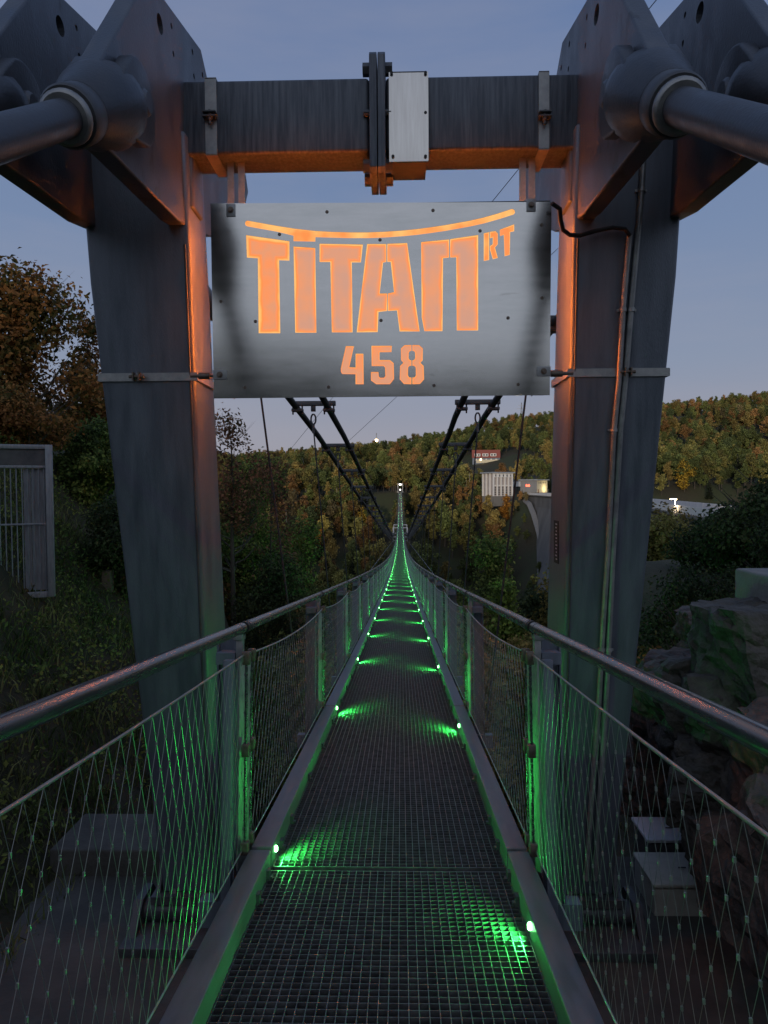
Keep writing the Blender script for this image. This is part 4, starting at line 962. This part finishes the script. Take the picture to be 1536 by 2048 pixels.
# foreground trees and shrubs: px of the middle, Y, height of the top in px
def place(name, label, cat, px, Y, py_top, cr_px, leaves, size, mat, seed, **k):
    c = at(px, py_top, Y); x = c.x; z = gz(x, Y); h = max(.8, (c.z - z) * .93)
    return tree(name, label, cat, (x, Y, z - .05), h, cr_px * Y / FPX, leaves, size, mat, seed=seed, **k)
place('autumn_tree', 'tall autumn tree with brown and green leaves rising behind the barred gate', 'tree', 40, 24, 520, 190, 34000, .17, 'leaf_autumn', 3, tr=.17, branches=22, z0=.10, nb=14)
place('autumn_tree', 'smaller brown-leaved tree against the left pylon, right of the tall autumn tree', 'tree', 178, 27, 590, 100, 17000, .16, 'leaf_autumn', 4, tr=.12, branches=16, z0=.12, nb=12)
place('shrub', 'green shrub behind the barred gate near the left pylon', 'shrub', 190, 14.5, 850, 105, 20000, .075, 'leaf_green', 5, tr=.05, branches=10, z0=.1)
place('shrub', 'dark shrub at the foot of the barred gate', 'shrub', 225, 12.0, 1010, 100, 13000, .055, 'leaf_dark', 6, tr=.03, branches=8, z0=.08)
place('shrub', 'brown-green shrub behind the bars of the gate', 'shrub', 20, 13.5, 880, 130, 16000, .08, 'leaf_autumn', 16, tr=.05, branches=10, z0=.1)
place('slender_tree', 'thin reddish tree with sparse leaves just right of the left pylon', 'tree', 462, 26, 800, 85, 2600, .13, 'leaf_red', 7, tr=.09, branches=26, z0=.5, nb=11)
place('slender_tree', 'low reddish sapling, second right of the left pylon', 'tree', 540, 29, 868, 70, 1500, .13, 'leaf_red', 8, tr=.07, branches=22, z0=.55, nb=9)
place('leafy_tree', 'dark green leafy tree filling the slope right of the left pylon', 'tree', 500, 33, 905, 130, 24000, .15, 'leaf_green', 9, tr=.16, branches=16, z0=.25, nb=12)
place('leafy_tree', 'green leafy tree below the left handrail', 'tree', 600, 44, 1000, 95, 18000, .18, 'leaf_green', 10, tr=.16, branches=14, z0=.3, nb=11)
place('leafy_tree', 'dark tree low on the slope under the left net', 'tree', 560, 25, 1075, 110, 18000, .11, 'leaf_dark', 11, tr=.14, branches=14, z0=.3, nb=11)
place('leafy_tree', 'green tree with yellowing top right of the bridge, below the dam', 'tree', 985, 52, 1038, 95, 13000, .24, 'leaf_green', 12, tr=.18, branches=14, z0=.25, nb=12)
place('leafy_tree', 'bright green tree between the right net and the right pylon', 'tree', 1010, 30, 1118, 85, 11000, .17, 'leaf_bright', 13, tr=.14, branches=14, z0=.25, nb=11)
place('leafy_tree', 'dark green tree hard against the right pylon', 'tree', 1075, 34, 1165, 75, 9000, .18, 'leaf_dark', 14, tr=.14, branches=12, z0=.25, nb=11)
place('dark_tree', 'dark overhanging tree right of the right pylon, above the boulder wall', 'tree', 1570, 13.0, 965, 165, 26000, .085, 'leaf_dark', 20, tr=.10, branches=16, z0=.12, nb=12)
place('dark_tree', 'dark bushy tree between the right pylon and the overhanging tree', 'tree', 1470, 16.0, 1040, 120, 20000, .085, 'leaf_dark', 21, tr=.08, branches=14, z0=.12, nb=11)
place('shrub', 'low dark shrub above the boulders beside the concrete block', 'shrub', 1420, 9.2, 1150, 170, 18000, .05, 'leaf_dark', 22, tr=.04, branches=10, z0=.08)
place('shrub', 'dark shrub at the right picture edge above the concrete block', 'shrub', 1570, 9.0, 1050, 120, 12000, .05, 'leaf_dark', 23, tr=.04, branches=10, z0=.08)
place('shrub', 'small dry shrub between the boulders and the right pylon', 'shrub', 1310, 8.0, 1270, 80, 3500, .06, 'leaf_autumn', 24, tr=.02, branches=10, z0=.08)
# single trees that stand out on the far slope
def far_tree(name, label, px, pyb, pyt, w_px, mat, seed, ymin=100):
    c = on_ground(px, pyb, ymin); h = (pyb - pyt) / FPX * c.y; tree(name, label, 'tree', (c.x, c.y, c.z - 1), h + 1, w_px / 2 * c.y / FPX, 1500, max(.5, h * .055), mat, seed=seed, tr=.25, branches=6, z0=.2, nb=9)
far_tree('yellow_tree', 'round golden yellow tree on the slope left of the far bridge', 730, 1068, 1012, 34, 'leaf_yellow', 31)
far_tree('orange_tree', 'slim orange tree lower left on the far slope', 642, 1112, 1058, 22, 'leaf_orange', 32)
far_tree('orange_tree', 'orange-brown tree in front of the white intake tower', 1012, 1046, 990, 34, 'leaf_orange', 33)
far_tree('yellow_tree', 'bright yellow-green tree on the far bank right of the right pylon', 1368, 985, 922, 46, 'leaf_yellow', 34)
far_tree('orange_tree', 'small orange-tinted tree just left of the golden yellow tree', 676, 1040, 1005, 18, 'leaf_orange', 35)
far_tree('yellow_tree', 'yellowing tree on the slope right of the right main cable', 905, 950, 918, 24, 'leaf_yellow', 36)

# forest covering the valley: instanced trees scattered on the slopes
protos = bpy.data.collections.new('forest_trees')
def proto(kind, seed):
    rg = np.random.default_rng(seed); h = 1.0; q = MB(); 
    fine = kind.endswith('_fine'); kind = kind.replace('_fine', '')
    if kind == 'conifer':
        q.tube([(0, 0, -.05), (0, 0, .97)], [.018, .003], 5)
        bl = [(0, 0, .12 + .84 * i / 9, .17 * (1 - i / 10.5), .17 * (1 - i / 10.5), .065) for i in range(10)]; V, F = leaf_cloud(850, bl, .055, rg, .5)
    else:
        q.tube([(0, 0, -.05), (0, 0, .5), (.01, 0, .85)], [.022, .014, .004], 5)
        cr = {'round': .30, 'tall': .22, 'wide': .36}[kind]; bl = crown_blobs(1.0, cr, rg, 8, .30); V, F = leaf_cloud(9000 if fine else 1150, bl, .021 if fine else .058, rg, .7)
        for i in range(5):
            an = rg.random() * 6.28; q.tube([(0, 0, .35 + .08 * i), (math.cos(an) * cr * .7, math.sin(an) * cr * .7, .55 + .08 * i)], [.008, .002], 4)
    n0 = len(q.v); me = bpy.data.meshes.new('forest_tree_' + kind)
    me.from_pydata(q.v + V.tolist(), [], q.f + (F + n0).tolist()); me.materials.append(M['bark']); me.materials.append(M['leaf'])
    me.polygons.foreach_set('material_index', [0] * len(q.f) + [1] * len(F)); me.update()
    o = bpy.data.objects.new('forest_tree_' + kind, me); protos.objects.link(o)
for i, (k, sd_) in enumerate((('round', 1), ('round', 2), ('tall', 3), ('tall', 4), ('wide', 5), ('wide', 6), ('conifer', 7), ('conifer', 8), ('round_fine', 9), ('wide_fine', 10))): proto(k, sd_); protos.objects[-1].name = 'forest_tree_%02d' % i
P, S, K, T, A = [], [], [], [], []
pal = np.array([(.045, .055, .018), (.060, .068, .020), (.085, .078, .024), (.105, .080, .026), (.115, .065, .024), (.035, .045, .018), (.075, .060, .028), (.13, .105, .028)])
def scatter(n, ylo, yhi, hlo, hhi, power=1.0, wide=.72):
    y = ylo + (yhi - ylo) * rng.random(n) ** power; x = (rng.random(n) * 2 - 1) * (y * wide + 12) + y * .02
    z = H(x, y); hh = hlo + (hhi - hlo) * rng.random(n)
    ok = np.ones(n, bool)
    dx = x - dam_x(y); ok &= ~((y > 72) & (y < 440) & (dx > -20) & (dx < 400)) | ((y > 72) & (y < 436) & (dx < -5) & (dx > -20))
    ok &= ~((y > 60) & (y < 500) & (dx > -8) & (x < 520) & (z < -8))
    ok &= ~((np.abs(x - 76) < 26) & (np.abs(y - 452) < 26))
    hx, hy = ho.location.x, ho.location.y
    ok &= ~((np.abs(x - hx - (hy - y) * .06) < 42) & (y > hy - 150) & (y < hy + 14))
    # keep the bridge corridor clear
    dz = np.array([deck_z(v) if v < 458 else 99 for v in y]); corr = np.abs(x) < 5 + hh * .25
    hmax = dz - 2.0 - z; hh = np.where(corr & (y < 462), np.minimum(hh, hmax), hh); ok &= ~(corr & (y < 462) & (hh < 4))
    ok &= ~((np.abs(x) < 7) & (y < 20))
    hh = np.where((y > 280) & (y < 440) & (dx > -24), np.minimum(hh, 6.5), hh)
    # keep crowns on the near slope below the lines of sight in the photograph
    top = np.where(y < 70, CAM.z - y * .055 - z, 99); hh = np.minimum(hh, top); ok &= hh > 3.0
    ok &= ~((x > 6) & (y < 60)) | (hh < 9)
    return x[ok], y[ok], z[ok], hh[ok]
rs = []
for a in ((520, 18, 70, 7, 14), (900, 60, 160, 10, 18), (1300, 140, 330, 12, 20), (1500, 300, 470, 12, 20), (2600, 455, 720, 9, 21), (3300, 700, 960, 8, 19), (700, 950, 1300, 10, 16)): rs.append(scatter(*a))
xb = (rng.random(520) * 2 - 1) * 120; yb = -48 - 45 * rng.random(520); rs.append((xb, yb, H(xb, yb), np.maximum(3, 3 + (4.6 - yb) * .140 - H(xb, yb)) * (.9 + .14 * rng.random(520))))  # unseen tree belt added behind the camera, heights set to block low sun
x, y, z, hh = [np.concatenate(v) for v in zip(*rs)]
n = len(x)
patch = np.sin(x * .013 + 1) * np.cos(y * .011 + .5) + .5 * np.sin(x * .05 + y * .04)
ci = np.clip((patch * 1.5 + rng.normal(size=n) * 1.6 + 2.2), 0, 7).astype(int)
ci = np.where((x > 190) & (y > 650), np.clip(ci + rng.integers(0, 2, n), 0, 6), ci)
tint = 2.85 * pal[ci] * (.55 + .9 * rng.random(n))[:, None]
con = rng.random(n) < np.where(x < -20, .16, .07); kind = np.where(con, 6 + rng.integers(0, 2, n), rng.integers(0, 6, n))
con = con & (y >= 85); kind = np.where(y < 85, 8 + rng.integers(0, 2, n), kind)
tint[con] = np.array([.018, .026, .013]) * (.8 + .5 * rng.random(con.sum()))[:, None]
fme = bpy.data.meshes.new('forest'); fme.from_pydata(np.stack([x, y, z], 1).tolist(), [], [])
for nm, typ, dat in (('scl', 'FLOAT', hh), ('ang', 'FLOAT', rng.random(n) * 6.28), ('kind', 'INT', kind)):
    a_ = fme.attributes.new(nm, typ, 'POINT'); a_.data.foreach_set('value', dat)
a_ = fme.attributes.new('tint', 'FLOAT_COLOR', 'POINT'); a_.data.foreach_set('color', np.concatenate([tint, np.ones((n, 1))], 1).ravel())
forest = link('forest', fme); tag(forest, 'mixed autumn forest covering both valley sides', kind='stuff')
ng = bpy.data.node_groups.new('forest', 'GeometryNodeTree')
ng.interface.new_socket('Geometry', in_out='INPUT', socket_type='NodeSocketGeometry'); ng.interface.new_socket('Geometry', in_out='OUTPUT', socket_type='NodeSocketGeometry')
gi, go = ng.nodes.new('NodeGroupInput'), ng.nodes.new('NodeGroupOutput'); ip = ng.nodes.new('GeometryNodeInstanceOnPoints'); cinf = ng.nodes.new('GeometryNodeCollectionInfo')
cinf.inputs['Collection'].default_value = protos; cinf.inputs['Separate Children'].default_value = True; cinf.inputs['Reset Children'].default_value = True
def na(nm, ty):
    a = ng.nodes.new('GeometryNodeInputNamedAttribute'); a.data_type = ty; a.inputs['Name'].default_value = nm; return a.outputs['Attribute']
cxyz = ng.nodes.new('ShaderNodeCombineXYZ'); gl = ng.links.new
gl(gi.outputs[0], ip.inputs['Points']); gl(cinf.outputs[0], ip.inputs['Instance']); ip.inputs['Pick Instance'].default_value = True
gl(na('kind', 'INT'), ip.inputs['Instance Index']); gl(na('ang', 'FLOAT'), cxyz.inputs['Z']); gl(cxyz.outputs[0], ip.inputs['Rotation']); gl(na('scl', 'FLOAT'), ip.inputs['Scale'])
gl(ip.outputs[0], go.inputs[0])
forest.modifiers.new('scatter', 'NODES').node_group = ng
# bleached dead trunks on the left slope
for i in range(34):
    px, py = (random.uniform(570, 705), random.uniform(925, 1035)) if i < 26 else (random.uniform(905, 960), random.uniform(945, 985))
    c = on_ground(px, py + 20, 120); h = random.uniform(30, 55) / FPX * c.y; q = MB(); q.tube([(0, 0, -1), (random.uniform(-.3, .3), 0, h * .5), (random.uniform(-.6, .6), 0, h)], [.20, .14, .05], 5)
    for k in range(4): an = random.random() * 6.28; z_ = h * random.uniform(.5, .9); q.tube([(0, 0, z_), (math.cos(an) * .9, math.sin(an) * .9, z_ + .5)], [.05, .02], 4)
    q.v = [(a, b_, c_) for a, b_, c_ in q.v]; o = q.build('dead_trunk', M['deadbark'], loc=(c.x, c.y, c.z)); tag(o, 'bleached bare dead trunk on the far slope left of the bridge' if i < 26 else 'bleached bare dead trunk on the far slope right of the bridge', 'dead tree', 'bleached dead trunks left' if i < 26 else 'bleached dead trunks right')
# grass on the left bank
def grass(n, xr, yr, hgt, name, label):
    x = xr[0] + (xr[1] - xr[0]) * rng.random(n); y = yr[0] + (yr[1] - yr[0]) * rng.random(n); z = H(x, y) - .02
    keep = (np.sin(x * 3.1 + y * 1.7) + np.sin(x * 1.3 - y * 2.9) + rng.normal(size=n) * .8) > -1.0; x, y, z = x[keep], y[keep], z[keep]; n = len(x)
    an = rng.random(n) * 6.28; h = hgt * (.4 + rng.random(n)); w = .005 + .006 * rng.random(n); ln = h * (.3 + .7 * rng.random(n)); a2 = rng.random(n) * 6.28
    c = np.stack([x, y, z], 1); sd_ = np.stack([np.cos(an), np.sin(an), 0 * an], 1) * w[:, None]; tp = c + np.stack([np.cos(a2) * ln, np.sin(a2) * ln, h], 1); md = c + np.stack([np.cos(a2) * ln * .35, np.sin(a2) * ln * .35, h * .62], 1)
    V = np.stack([c - sd_, c + sd_, md + sd_ * .8, md - sd_ * .8, tp + sd_ * .1, tp - sd_ * .1], 1).reshape(-1, 3); i0 = np.arange(n) * 6
    F = np.concatenate([np.stack([i0, i0 + 1, i0 + 2, i0 + 3], 1), np.stack([i0 + 3, i0 + 2, i0 + 4, i0 + 5], 1)])
    tag(link(name, np_mesh(name, V, F, [M['grass']])), label, kind='stuff')
grass(42000, (-9, -2.7), (1.0, 13), .17, 'grass', 'long rough grass on the left bank')
grass(9000, (2.7, 7), (5, 12), .15, 'grass', 'sparse grass above the boulder wall')

def ground_cover(n, xr, yr, hmax, size, mat, name, label):
    x = xr[0] + (xr[1] - xr[0]) * rng.random(n); y = yr[0] + (yr[1] - yr[0]) * rng.random(n)
    cl = np.sin(x * 2.3 + 1) * np.sin(y * 1.9) + .6 * np.sin(x * 5.1 - y * 4.3); keep = cl + rng.normal(size=n) * .5 > -.1; x, y, cl = x[keep], y[keep], cl[keep]; n = len(x)
    z = H(x, y) + hmax * rng.random(n) * np.clip(.35 + .6 * cl, .1, 1.2)
    c = np.stack([x, y, z], 1); nr = rng.normal(size=(n, 3)) + np.array([0, -.3, .8]); nr /= np.linalg.norm(nr, axis=1)[:, None]
    a = np.cross(nr, rng.normal(size=(n, 3))); a /= np.linalg.norm(a, axis=1)[:, None]; b2 = np.cross(nr, a); sz = size * (.5 + rng.random(n)); a *= sz[:, None] * .5; b2 *= sz[:, None] * .3
    V = np.stack([c - a, c + b2, c + a, c - b2], 1).reshape(-1, 3); tag(link(name, np_mesh(name, V, np.arange(4 * n).reshape(n, 4), [M[mat]])), label, kind='stuff')
ground_cover(70000, (-10, -3.0), (1.5, 15), .55, .052, 'leaf_green', 'ground_cover', 'low weeds and bramble leaves on the left bank')
ground_cover(16000, (2.9, 8), (5.5, 13), .45, .065, 'leaf_dark', 'ground_cover', 'low dark weeds above the boulder wall')
ground_cover(1800, (-3.3, 3.3), (1.0, 7.5), .015, .05, 'leaf_autumn', 'leaf_litter', 'fallen leaves on the ground round the pylon feet')
